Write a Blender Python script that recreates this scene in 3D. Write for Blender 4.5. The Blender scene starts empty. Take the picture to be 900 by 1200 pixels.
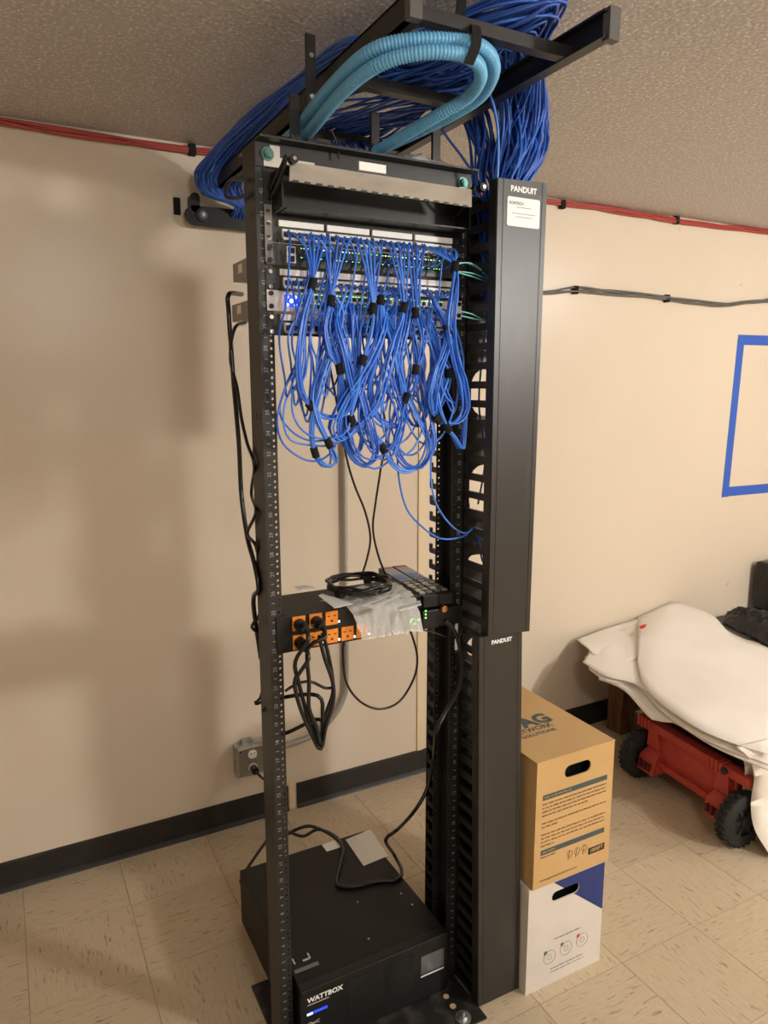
import bpy, math, random
from mathutils import Vector, Matrix
random.seed(7)
S = bpy.context.scene
COL = S.collection
# ------------------------------------------------------------------ camera
CX = Vector((-0.75407, -1.49286, 1.65282)); FPX = 850.09
RX = Vector((0.88409, -0.46732, -0.00187)); DN = Vector((-0.08283, -0.15276, -0.98479)); FW = Vector((0.45993, 0.87079, -0.17376))
cam_d = bpy.data.cameras.new('camera'); cam = bpy.data.objects.new('camera', cam_d); COL.objects.link(cam)
cam_d.sensor_fit = 'HORIZONTAL'; cam_d.sensor_width = 36.0; cam_d.lens = FPX / 900 * 36.0; cam_d.clip_start = 0.02
mw = Matrix.Identity(4)
for i in range(3):
    mw[i][0] = RX[i]; mw[i][1] = -DN[i]; mw[i][2] = -FW[i]; mw[i][3] = CX[i]
cam.matrix_world = mw
S.camera = cam
# ------------------------------------------------------------------ world, lamps, exposure
W = bpy.data.worlds.new('world'); S.world = W; W.use_nodes = True
W.node_tree.nodes['Background'].inputs[0].default_value = (1.0, .93, .84, 1); W.node_tree.nodes['Background'].inputs[1].default_value = 0.15
S.view_settings.view_transform = 'Standard'; S.view_settings.look = 'None'; S.view_settings.gamma = 1.0
S.view_settings.use_curve_mapping = False; S.view_settings.exposure = 0.0
def lamp(name, loc, power, rad, col):
    d = bpy.data.lights.new(name, 'POINT'); d.energy = power; d.shadow_soft_size = rad; d.color = col
    o = bpy.data.objects.new(name, d); o.location = loc; COL.objects.link(o)
lamp('ceiling_bulb', (2.4, -3.1, 2.20), 255, .15, (1, .965, .90))
lamp('ceiling_bulb', (2.7, -0.75, 2.25), 36, .12, (1, .965, .90))
lamp('ceiling_bulb', (-0.35, -2.3, 2.27), 46, .15, (1, .965, .90))

# ------------------------------------------------------------------ helpers
def ray(u, v): return RX * ((u - 450) / FPX) + DN * ((v - 600) / FPX) + FW
def at(u, v, Y=None, Z=None, X=None):          # a point measured in the photograph, put at its real depth
    d = ray(u, v)
    if Y is not None: t = (Y - CX.y) / d.y
    elif Z is not None: t = (Z - CX.z) / d.z
    else: t = (X - CX.x) / d.x
    return CX + d * t

def srgb(r, g, b):
    f = lambda c: (c / 255 / 12.92) if c / 255 <= .04045 else ((c / 255 + .055) / 1.055) ** 2.4
    return (f(r), f(g), f(b), 1)
def mat(name, col, rough=.5, metal=0, emit=None, es=1, noise=None, bump=None, spec=None, alpha=None, coat=0, trans=0):
    m = bpy.data.materials.new(name); m.use_nodes = True; nt = m.node_tree; b = nt.nodes['Principled BSDF']
    b.inputs['Base Color'].default_value = col; b.inputs['Roughness'].default_value = rough; b.inputs['Metallic'].default_value = metal
    if spec is not None: b.inputs['Specular IOR Level'].default_value = spec
    if alpha is not None: b.inputs['Alpha'].default_value = alpha
    if coat: b.inputs['Coat Weight'].default_value = coat
    if trans: b.inputs['Transmission Weight'].default_value = trans
    if emit: b.inputs['Emission Color'].default_value = emit; b.inputs['Emission Strength'].default_value = es
    L = nt.links
    def tex(scale, stretch, detail=4):
        tc = nt.nodes.new('ShaderNodeTexCoord'); mp = nt.nodes.new('ShaderNodeMapping'); mp.inputs['Scale'].default_value = stretch
        n = nt.nodes.new('ShaderNodeTexNoise'); n.inputs['Scale'].default_value = scale; n.inputs['Detail'].default_value = detail
        L.new(tc.outputs['Object'], mp.inputs[0]); L.new(mp.outputs[0], n.inputs[0]); return n
    if noise:      # (second colour, scale, stretch, low, high)
        c2, sc, st, lo, hi = noise
        n = tex(sc, st); mr = nt.nodes.new('ShaderNodeMapRange'); mr.inputs[1].default_value = lo; mr.inputs[2].default_value = hi
        mx = nt.nodes.new('ShaderNodeMix'); mx.data_type = 'RGBA'
        L.new(n.outputs[0], mr.inputs[0]); L.new(mr.outputs[0], mx.inputs[0])
        mx.inputs[6].default_value = col; mx.inputs[7].default_value = c2; L.new(mx.outputs[2], b.inputs['Base Color'])
    if bump:       # (scale, strength, distance, stretch)
        n = tex(bump[0], bump[3] if len(bump) > 3 else (1, 1, 1), 6); bp = nt.nodes.new('ShaderNodeBump')
        bp.inputs['Strength'].default_value = bump[1]; bp.inputs['Distance'].default_value = bump[2]
        L.new(n.outputs[0], bp.inputs['Height']); L.new(bp.outputs[0], b.inputs['Normal'])
    return m

BLK = mat('black_powder_coat', (.012, .0115, .011, 1), .42, noise=((.024, .022, .02, 1), 9, (1, 1, 1), .45, .75))
BLKD = mat('dusty_black_panel', (.018, .0165, .015, 1), .38, noise=((.06, .054, .046, 1), 7, (1, 1, .35), .56, .9), bump=(260, .06, .001, (1, 1, .02)))
BLKP = mat('black_plastic', (.008, .008, .008, 1), .4, spec=.35)
BLKR = mat('black_rubber', (.012, .012, .012, 1), .7, bump=(80, .3, .002))
BLKF = mat('black_velcro', (.006, .006, .006, 1), .95)
CORD = mat('black_cord', (.006, .006, .006, 1), .3)
WHT = mat('white_label', (.9, .9, .88, 1), .45)
PRINTW = mat('white_print', (.5, .5, .48, 1), .6)
FINGM = mat('finger_plastic', (.026, .025, .024, 1), .38)
UPSM = mat('black_case_paint', (.0075, .007, .0068, 1), .5, spec=.3)
UNUM = mat('number_print', (.34, .34, .33, 1), .6)
GREYP = mat('grey_print', (.16, .16, .155, 1), .6)
STEEL = mat('bare_steel', (.5, .47, .42, 1), .38, .9, bump=(90, .1, .001))
GALV = mat('galvanised_steel', (.55, .55, .54, 1), .35, .8, noise=((.35, .35, .34, 1), 40, (1, 1, 1), .4, .6))
CHROME = mat('chrome', (.7, .7, .7, 1), .12, 1)
COVER = mat('satin_cover', (.40, .37, .33, 1), .4, .15, noise=((.30, .28, .25, 1), 12, (1, 1, 3), .4, .7))
GREYBOX = mat('grey_steel_case', (.3, .28, .26, 1), .45, .2)
JACK = mat('jack_white', (.8, .8, .8, 1), .35)
PORT = mat('port_dark', (.01, .01, .012, 1), .5)
SWF = mat('switch_face_dark', (.03, .03, .032, 1), .4)
SWW = mat('switch_face_white', (.8, .74, .74, 1), .35)
LEDG = mat('led_green', (.1, .6, .1, 1), .5, emit=(.25, 1, .15, 1), es=2.5)
LEDW = mat('led_white', (.8, .9, .9, 1), .5, emit=(.8, 1, .9, 1), es=4)
LEDB = mat('led_blue', (.05, .1, .9, 1), .4, emit=(.01, .04, 1, 1), es=.9)
LEDBW = mat('led_blue_white', (.5, .7, 1, 1), .4, emit=(.4, .65, 1, 1), es=2.2)
BLUE = [mat('blue_cable', c, .27, noise=(d, 20, (1, 1, 1), .4, .7)) for c, d in (((.045, .20, .80, 1), (.05, .22, .86, 1)), ((.03, .14, .66, 1), (.04, .17, .72, 1)), ((.09, .29, .92, 1), (.07, .25, .85, 1)))]
BUND = [mat('blue_riser_cable', c, .4, noise=(d, 20, (1, 1, 1), .4, .7)) for c, d in (((.03, .11, .5, 1), (.04, .14, .56, 1)), ((.022, .08, .40, 1), (.03, .1, .44, 1)), ((.045, .16, .62, 1), (.04, .14, .58, 1)))]
AQUA = mat('aqua_fibre', (.22, .6, .58, 1), .4)
DUCT = mat('pale_blue_innerduct', (.14, .43, .72, 1), .4)
REDC = mat('red_cable', (.36, .045, .035, 1), .45)
GREYC = mat('grey_cable', (.12, .12, .11, 1), .5)
ORANGE = mat('orange_outlet', (.85, .27, .025, 1), .4)
CARD = mat('brown_cardboard', srgb(202, 166, 114), .75, noise=(srgb(194, 156, 102), 5, (1, 1, 1), .35, .7), bump=(60, .06, .001, (1, .1, .1)))
CARDIN = mat('cardboard_inside', srgb(110, 80, 48), .85)
INK = mat('brown_ink', srgb(92, 68, 42), .8)
TEAL = mat('teal_print', srgb(70, 84, 84), .7)
BLKINK = mat('black_ink', (.015, .014, .012, 1), .7)
WCARD = mat('white_cardboard', srgb(216, 210, 202), .7, noise=(srgb(204, 198, 192), 6, (1, 1, 1), .4, .7))
NAVY = mat('navy_print', srgb(34, 52, 116), .6)
GRN = mat('green_print', srgb(60, 110, 80), .7)
REDP = mat('red_print', srgb(190, 50, 40), .7)
PAPER = mat('white_paper', srgb(240, 234, 226), .7, noise=(srgb(233, 226, 217), 4, (1, 1, 1), .4, .7))
REDPL = mat('red_plastic', (.42, .045, .03, 1), .5, noise=((.5, .06, .04, 1), 8, (1, 1, 1), .4, .7), bump=(160, .1, .001))
WOOD = mat('dark_wood', srgb(118, 84, 56), .75, noise=(srgb(78, 52, 34), 14, (4, 4, .7), .4, .7))
TAPE = mat('blue_masking_tape', srgb(46, 92, 190), .6)
BAGBLK = mat('black_polythene', (.012, .012, .013, 1), .3, bump=(14, .6, .02))
def clear_plastic():
    m = bpy.data.materials.new('clear_polythene'); m.use_nodes = True; nt = m.node_tree; b = nt.nodes['Principled BSDF']; out = nt.nodes['Material Output']
    b.inputs['Base Color'].default_value = (.9, .88, .84, 1); b.inputs['Roughness'].default_value = .18; b.inputs['Specular IOR Level'].default_value = .8
    t = nt.nodes.new('ShaderNodeBsdfTransparent'); mx = nt.nodes.new('ShaderNodeMixShader'); lw = nt.nodes.new('ShaderNodeLayerWeight'); lw.inputs[0].default_value = .35
    mr = nt.nodes.new('ShaderNodeMapRange'); mr.inputs[3].default_value = .5; mr.inputs[4].default_value = .9
    n = nt.nodes.new('ShaderNodeTexNoise'); n.inputs['Scale'].default_value = 38; bp = nt.nodes.new('ShaderNodeBump'); bp.inputs['Strength'].default_value = .5; bp.inputs['Distance'].default_value = .004
    L = nt.links; L.new(n.outputs[0], bp.inputs['Height']); L.new(bp.outputs[0], b.inputs['Normal']); L.new(bp.outputs[0], lw.inputs['Normal'])
    L.new(lw.outputs['Facing'], mr.inputs[0]); L.new(mr.outputs[0], mx.inputs[0]); L.new(t.outputs[0], mx.inputs[1]); L.new(b.outputs[0], mx.inputs[2]); L.new(mx.outputs[0], out.inputs[0])
    return m
CLEAR = clear_plastic()

def wall_mat():
    m = bpy.data.materials.new('cream_wall_paint'); m.use_nodes = True; nt = m.node_tree; b = nt.nodes['Principled BSDF']; L = nt.links
    tc = nt.nodes.new('ShaderNodeTexCoord'); n = nt.nodes.new('ShaderNodeTexNoise'); n.inputs['Scale'].default_value = 1.6; n.inputs['Detail'].default_value = 5
    cr = nt.nodes.new('ShaderNodeMix'); cr.data_type = 'RGBA'; cr.inputs[6].default_value = srgb(220, 207, 189); cr.inputs[7].default_value = srgb(212, 198, 180)
    L.new(tc.outputs['Object'], n.inputs[0]); L.new(n.outputs[0], cr.inputs[0])
    # small scuffs, brown
    mp = nt.nodes.new('ShaderNodeMapping'); mp.inputs['Scale'].default_value = (5, 5, 9); n2 = nt.nodes.new('ShaderNodeTexNoise'); n2.inputs['Scale'].default_value = 2.2; n2.inputs['Detail'].default_value = 3
    L.new(tc.outputs['Object'], mp.inputs[0]); L.new(mp.outputs[0], n2.inputs[0])
    mr = nt.nodes.new('ShaderNodeMapRange'); mr.inputs[1].default_value = .74; mr.inputs[2].default_value = .80; mr.inputs[4].default_value = .5
    L.new(n2.outputs[0], mr.inputs[0]); mx = nt.nodes.new('ShaderNodeMix'); mx.data_type = 'RGBA'; mx.inputs[7].default_value = srgb(150, 120, 100)
    L.new(mr.outputs[0], mx.inputs[0]); L.new(cr.outputs[2], mx.inputs[6]); L.new(mx.outputs[2], b.inputs['Base Color'])
    b.inputs['Roughness'].default_value = .3; b.inputs['Specular IOR Level'].default_value = .35
    n3 = nt.nodes.new('ShaderNodeTexNoise'); n3.inputs['Scale'].default_value = 160; bp = nt.nodes.new('ShaderNodeBump'); bp.inputs['Strength'].default_value = .25; bp.inputs['Distance'].default_value = .001
    L.new(tc.outputs['Object'], n3.inputs[0]); L.new(n3.outputs[0], bp.inputs['Height']); L.new(bp.outputs[0], b.inputs['Normal'])
    return m
def ceil_mat():
    m = bpy.data.materials.new('sprayed_ceiling'); m.use_nodes = True; nt = m.node_tree; b = nt.nodes['Principled BSDF']; L = nt.links
    tc = nt.nodes.new('ShaderNodeTexCoord')
    n = nt.nodes.new('ShaderNodeTexNoise'); n.inputs['Scale'].default_value = 80; n.inputs['Detail'].default_value = 5; L.new(tc.outputs['Object'], n.inputs[0])
    bp = nt.nodes.new('ShaderNodeBump'); bp.inputs['Strength'].default_value = .8; bp.inputs['Distance'].default_value = .006; L.new(n.outputs[0], bp.inputs['Height']); L.new(bp.outputs[0], b.inputs['Normal'])
    n2 = nt.nodes.new('ShaderNodeTexNoise'); n2.inputs['Scale'].default_value = 115; n2.inputs['Detail'].default_value = 3; L.new(tc.outputs['Object'], n2.inputs[0])
    mr = nt.nodes.new('ShaderNodeMapRange'); mr.inputs[1].default_value = .52; mr.inputs[2].default_value = .78; L.new(n2.outputs[0], mr.inputs[0])
    mx = nt.nodes.new('ShaderNodeMix'); mx.data_type = 'RGBA'; mx.inputs[6].default_value = srgb(176, 170, 165); mx.inputs[7].default_value = srgb(250, 247, 243)  # glitter flecks in the spray, their sparkle painted in as near-white colour
    L.new(mr.outputs[0], mx.inputs[0]); L.new(mx.outputs[2], b.inputs['Base Color'])
    b.inputs['Roughness'].default_value = .38; b.inputs['Specular IOR Level'].default_value = .7
    return m
def tile_mat(name, turn):
    m = bpy.data.materials.new(name); m.use_nodes = True; nt = m.node_tree; b = nt.nodes['Principled BSDF']; L = nt.links
    tc = nt.nodes.new('ShaderNodeTexCoord'); oi = nt.nodes.new('ShaderNodeObjectInfo')
    ad = nt.nodes.new('ShaderNodeVectorMath'); ad.operation = 'MULTIPLY_ADD'; ad.inputs[1].default_value = (1, 1, 1)
    cm = nt.nodes.new('ShaderNodeCombineXYZ'); ml = nt.nodes.new('ShaderNodeMath'); ml.operation = 'MULTIPLY'; ml.inputs[1].default_value = 37
    L.new(oi.outputs['Random'], ml.inputs[0]); L.new(ml.outputs[0], cm.inputs[2]); L.new(tc.outputs['Object'], ad.inputs[0]); L.new(cm.outputs[0], ad.inputs[2])
    mp = nt.nodes.new('ShaderNodeMapping'); mp.inputs['Scale'].default_value = (13, 80, 1) if turn else (80, 13, 1); L.new(ad.outputs[0], mp.inputs[0])
    n = nt.nodes.new('ShaderNodeTexNoise'); n.inputs['Scale'].default_value = 1.6; n.inputs['Detail'].default_value = 5; n.inputs['Roughness'].default_value = .62; L.new(mp.outputs[0], n.inputs[0])
    n2 = nt.nodes.new('ShaderNodeTexNoise'); n2.inputs['Scale'].default_value = 2.6; n2.inputs['Detail'].default_value = 3; L.new(mp.outputs[0], n2.inputs[0])
    base = nt.nodes.new('ShaderNodeMix'); base.data_type = 'RGBA'; base.inputs[6].default_value = srgb(206, 190, 164); base.inputs[7].default_value = srgb(182, 162, 134)
    L.new(n2.outputs[0], base.inputs[0])
    mr = nt.nodes.new('ShaderNodeMapRange'); mr.inputs[1].default_value = .58; mr.inputs[2].default_value = .72; mr.inputs[4].default_value = .8; L.new(n.outputs[0], mr.inputs[0])
    mx = nt.nodes.new('ShaderNodeMix'); mx.data_type = 'RGBA'; mx.inputs[7].default_value = srgb(104, 78, 54); L.new(mr.outputs[0], mx.inputs[0]); L.new(base.outputs[2], mx.inputs[6])
    hs = nt.nodes.new('ShaderNodeHueSaturation'); mv = nt.nodes.new('ShaderNodeMapRange'); mv.inputs[3].default_value = .93; mv.inputs[4].default_value = 1.05
    L.new(oi.outputs['Random'], mv.inputs[0]); L.new(mv.outputs[0], hs.inputs['Value']); L.new(mx.outputs[2], hs.inputs['Color']); L.new(hs.outputs[0], b.inputs['Base Color'])
    b.inputs['Roughness'].default_value = .42; b.inputs['Specular IOR Level'].default_value = .35
    return m
WALLM = wall_mat(); CEILM = ceil_mat(); TILE = [tile_mat('floor_tile_grain_across', True), tile_mat('floor_tile_grain_along', False)]
GROUT = mat('tile_joint', srgb(158, 138, 110), .8)
BASEM = mat('black_vinyl_base', (.014, .0125, .011, 1), .5, noise=((.03, .027, .023, 1), 12, (1, 1, 1), .5, .8))
TRIMM = mat('cream_trim', srgb(226, 206, 172), .5)

class MB:
    def __init__(s): s.v = []; s.f = []; s.m = []; s.s = []
    def add(s, vs, fs, m=0, smooth=False, M=None):
        o = len(s.v)
        s.v += [tuple(M @ Vector(q)) if M is not None else tuple(q) for q in vs]
        for f in fs: s.f.append(tuple(i + o for i in f)); s.m.append(m); s.s.append(smooth)
        return s
    def box(s, x0, x1, y0, y1, z0, z1, m=0, M=None):
        vs = [(x, y, z) for x in (x0, x1) for y in (y0, y1) for z in (z0, z1)]
        return s.add(vs, [(0, 1, 3, 2), (4, 6, 7, 5), (0, 4, 5, 1), (2, 3, 7, 6), (0, 2, 6, 4), (1, 5, 7, 3)], m, False, M)
    def hexa(s, a, b, m=0):      # two quads, lower and upper
        return s.add(list(a) + list(b), [(3, 2, 1, 0), (4, 5, 6, 7), (0, 1, 5, 4), (1, 2, 6, 5), (2, 3, 7, 6), (3, 0, 4, 7)], m)
    def prism(s, poly, lo, hi, axis='z', m=0, M=None, smooth=False):
        n = len(poly)
        def P(a, b, c): return {'z': (a, b, c), 'y': (a, c, b), 'x': (c, a, b)}[axis]
        vs = [P(a, b, lo) for a, b in poly] + [P(a, b, hi) for a, b in poly]
        s.add(vs, [tuple(range(n))[::-1], tuple(range(n, 2 * n))], m, False, M)
        return s.add(vs, [(i, (i + 1) % n, n + (i + 1) % n, n + i) for i in range(n)], m, smooth, M)
    def cyl(s, c, r, h, axis='z', n=16, m=0, r2=None, M=None, smooth=True):
        r2 = r if r2 is None else r2; vs = []
        for k, (rr, q) in enumerate(((r, 0), (r2, h))):
            for i in range(n):
                a = 2 * math.pi * i / n; A, B = rr * math.cos(a), rr * math.sin(a)
                d = {'z': (A, B, q), 'y': (A, q, B), 'x': (q, A, B)}[axis]; vs.append((c[0] + d[0], c[1] + d[1], c[2] + d[2]))
        s.add(vs, [tuple(range(n))[::-1], tuple(range(n, 2 * n))], m, False, M)
        return s.add(vs, [(i, (i + 1) % n, n + (i + 1) % n, n + i) for i in range(n)], m, smooth, M)
    def ring(s, c, R, r, axis='z', n=24, k=8, m=0):
        pts = []
        for i in range(n):
            a = 2 * math.pi * i / n; A, B = R * math.cos(a), R * math.sin(a)
            d = {'z': (A, B, 0), 'y': (A, 0, B), 'x': (0, A, B)}[axis]; pts.append(Vector(c) + Vector(d))
        return s.tube(pts, r, m, k, closed=True)
    def tube(s, pts, r, m=0, k=6, closed=False, rad=None):
        pts = [Vector(q) for q in pts]; n = len(pts); up = None; vs = []
        for i, q in enumerate(pts):
            a = pts[(i - 1) % n] if (closed or i) else q; b = pts[(i + 1) % n] if (closed or i < n - 1) else q
            t = (b - a); t = t.normalized() if t.length > 1e-9 else Vector((0, 0, 1))
            if up is None: up = t.orthogonal().normalized()
            else:
                up = up - t * up.dot(t); up = up.normalized() if up.length > 1e-6 else t.orthogonal().normalized()
            w = t.cross(up); rr = rad[i] if rad else r
            for j in range(k):
                an = 2 * math.pi * j / k; vs.append(q + (up * math.cos(an) + w * math.sin(an)) * rr)
        fs = []
        for i in range(n if closed else n - 1):
            i2 = (i + 1) % n
            for j in range(k): fs.append((i * k + j, i * k + (j + 1) % k, i2 * k + (j + 1) % k, i2 * k + j))
        s.add(vs, fs, m, True)
        if not closed: s.add(vs[:k], [tuple(range(k))[::-1]], m); s.add(vs[-k:], [tuple(range(k))], m)
        return s
    def text(s, body, size, M, m=0, align='LEFT', bold=0.0, depth=0.0):
        cu = bpy.data.curves.new('t', 'FONT'); cu.body = body; cu.size = size; cu.align_x = align; cu.align_y = 'CENTER'; cu.offset = bold; cu.resolution_u = 2; cu.extrude = depth
        o = bpy.data.objects.new('t', cu); COL.objects.link(o); dg = bpy.context.evaluated_depsgraph_get(); me = o.evaluated_get(dg).to_mesh()
        s.add([q.co for q in me.vertices], [tuple(q.vertices) for q in me.polygons], m, False, M)
        o.evaluated_get(dg).to_mesh_clear(); bpy.data.objects.remove(o); bpy.data.curves.remove(cu); return s
    def holed(s, x0, x1, z0, z1, hole, y0, y1, m=0, M=None):      # a rectangular plate (x,z) of thickness y0..y1 with one polygonal hole
        cx = sum(p[0] for p in hole) / len(hole); cz = sum(p[1] for p in hole) / len(hole)
        def edge(p):
            dx, dz = p[0] - cx, p[1] - cz; c = []
            if dx > 1e-9: c.append(((x1 - cx) / dx, 0))
            if dx < -1e-9: c.append(((x0 - cx) / dx, 2))
            if dz > 1e-9: c.append(((z1 - cz) / dz, 1))
            if dz < -1e-9: c.append(((z0 - cz) / dz, 3))
            t, sd = min(c); return (cx + dx * t, cz + dz * t), sd
        corner = {0: (x1, z1), 1: (x0, z1), 2: (x0, z0), 3: (x1, z0)}
        n = len(hole); E = [edge(p) for p in hole]
        for i in range(n):
            j = (i + 1) % n; poly = [hole[i], E[i][0]]; sd = E[i][1]
            while sd != E[j][1]: poly.append(corner[sd]); sd = (sd + 1) % 4
            poly += [E[j][0], hole[j]]
            for y, fl in ((y0, 0), (y1, 1)):
                q = [(a, y, b) for a, b in poly]; s.add(q, [tuple(range(len(q)))[::-1] if fl else tuple(range(len(q)))], m, False, M)
            s.add([(hole[i][0], y0, hole[i][1]), (hole[j][0], y0, hole[j][1]), (hole[j][0], y1, hole[j][1]), (hole[i][0], y1, hole[i][1])], [(0, 1, 2, 3)], m, False, M)
        s.add([(a, y, b) for y in (y0, y1) for a, b in ((x0, z0), (x1, z0), (x1, z1), (x0, z1))], [(0, 1, 5, 4), (1, 2, 6, 5), (2, 3, 7, 6), (3, 0, 4, 7)], m, False, M)
        return s
    def mesh(s, name, mats):
        me = bpy.data.meshes.new(name); me.from_pydata(s.v, [], s.f)
        for q in (mats if isinstance(mats, (list, tuple)) else [mats]): me.materials.append(q)
        me.polygons.foreach_set('material_index', s.m); me.polygons.foreach_set('use_smooth', s.s); me.update(); return me
    def build(s, name, mats, parent=None, bevel=0):
        return put(name, s.mesh(name, mats), parent, bevel)
def put(name, me, parent=None, bevel=0, loc=None):
    o = bpy.data.objects.new(name, me); COL.objects.link(o)
    if parent is not None:
        o.parent = parent; o.matrix_parent_inverse = Matrix.Translation(-parent_loc(parent))
    if loc is not None: o.location = loc
    if bevel:
        b = o.modifiers.new('bevel', 'BEVEL'); b.width = bevel; b.segments = 2; b.limit_method = 'ANGLE'; b.angle_limit = math.radians(40)
    return o
def parent_loc(p):
    v = Vector(p.location)
    while p.parent: p = p.parent; v = v * 1 + Vector((0, 0, 0)) if p.type == 'MESH' and p.location.length == 0 else v
    return v
def tag(o, label, cat, group=None, kind=None):
    if label: o['label'] = label
    if cat: o['category'] = cat
    if group: o['group'] = group
    if kind: o['kind'] = kind
    return o
def thing(name, label, cat, loc=(0, 0, 0), group=None):
    o = bpy.data.objects.new(name, None); o.location = loc; o.empty_display_size = .05; COL.objects.link(o); return tag(o, label, cat, group)
def struct(o): o['kind'] = 'structure'; return o
def spline(P, step=.012):         # Catmull-Rom through points, resampled
    P = [Vector(q) for q in P]; out = []
    for i in range(len(P) - 1):
        p0 = P[i - 1] if i else P[0] * 2 - P[1]; p1, p2 = P[i], P[i + 1]; p3 = P[i + 2] if i + 2 < len(P) else P[-1] * 2 - P[-2]
        n = max(2, int((p2 - p1).length / step))
        for k in range(n):
            t = k / n; out.append(.5 * ((2 * p1) + (p2 - p0) * t + (2 * p0 - 5 * p1 + 4 * p2 - p3) * t * t + (3 * p1 - p0 - 3 * p2 + p3) * t ** 3))
    out.append(P[-1]); return out
def rdisc(r):
    a = random.uniform(0, 2 * math.pi); q = r * math.sqrt(random.random()); return Vector((q * math.cos(a), q * math.sin(a), 0))
def rball(r):
    while True:
        v = Vector([random.uniform(-1, 1) for _ in range(3)])
        if v.length <= 1: return v * r
FRONT = lambda x, y, z, rot=0: Matrix.Translation((x, y, z)) @ Matrix.Rotation(math.pi / 2, 4, 'X') @ Matrix.Rotation(rot, 4, 'Z')   # text facing -Y
def stadium(cx, cz, w, h, n=8):   # counter-clockwise in x,z
    r = min(w, h) / 2; P = []
    if w >= h:
        for k in range(n + 1): a = -math.pi / 2 + math.pi * k / n; P.append((cx + w / 2 - r + r * math.cos(a), cz + r * math.sin(a)))
        for k in range(n + 1): a = math.pi / 2 + math.pi * k / n; P.append((cx - w / 2 + r + r * math.cos(a), cz + r * math.sin(a)))
    else:
        for k in range(n + 1): a = math.pi * k / n; P.append((cx + r * math.cos(a), cz + h / 2 - r + r * math.sin(a)))
        for k in range(n + 1): a = math.pi + math.pi * k / n; P.append((cx + r * math.cos(a), cz - h / 2 + r + r * math.sin(a)))
    return P
U = .04445
# ------------------------------------------------------------------ room
XL, XR, YF, YB, ZC = -3.2, 4.6, -5.6, 1.0, 2.4096
wb = struct(MB().box(XL, XR, YB, YB + .1, 0, ZC).build('wall_back', WALLM))
struct(MB().box(XL - .1, XL, YF, YB + .1, 0, ZC).build('wall_left', WALLM)); struct(MB().box(XR, XR + .1, YF, YB + .1, 0, ZC).build('wall_right', WALLM))
struct(MB().box(XL, XR, YF - .1, YF, 0, ZC).build('wall_front', WALLM))
struct(MB().box(XL, XR, YF, YB + .1, ZC, ZC + .1).build('ceiling', CEILM))
fl = struct(MB().box(XL, XR, YF, YB + .1, -.08, -.0012).build('floor', GROUT))
T = .3048; g = .0004
tm = [MB().hexa([(g, g, -.004), (T - g, g, -.004), (T - g, T - g, -.004), (g, T - g, -.004)], [(g + .0006, g + .0006, 0), (T - g - .0006, g + .0006, 0), (T - g - .0006, T - g - .0006, 0), (g + .0006, T - g - .0006, 0)]).mesh('tile', TILE[k]) for k in (0, 1)]
for i in range(-4, 12):
    for j in range(-3, 4):
        x0 = -.505 + i * T; y0 = -.185 + j * T
        put('tile', tm[(i + j) % 2], fl, loc=(x0, y0, 0)).matrix_parent_inverse = Matrix.Identity(4)
flo = MB()
for i in range(-9, 17):
    for j in range(-18, 4):
        if -4 <= i < 12 and -3 <= j < 4: continue
        x0 = -.505 + i * T; y0 = -.185 + j * T
        if x0 < XL or x0 + T > XR or y0 < YF: continue
        flo.hexa([(x0 + g, y0 + g, -.004), (x0 + T - g, y0 + g, -.004), (x0 + T - g, y0 + T - g, -.004), (x0 + g, y0 + T - g, -.004)], [(x0 + g, y0 + g, 0), (x0 + T - g, y0 + g, 0), (x0 + T - g, y0 + T - g, 0), (x0 + g, y0 + T - g, 0)])
o = flo.build('far_tiles', TILE[0], fl); o['kind'] = 'stuff'
def base(name, x0, x1):
    prof = [(YB, 0), (YB - .016, 0), (YB - .013, .006), (YB - .0045, .014), (YB - .0045, .094), (YB - .003, .102), (YB, .102)]
    struct(MB().prism(prof, x0, x1, 'x').build(name, BASEM))
base('baseboard_left', XL, .133); base('baseboard_right', .168, XR)
struct(MB().box(.718, .748, YB - .006, YB, .102, ZC).build('trim_1', TRIMM, bevel=.001))
struct(MB().box(.139, .162, YB - .003, YB, 0, .112).build('trim_2', TRIMM))

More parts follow.
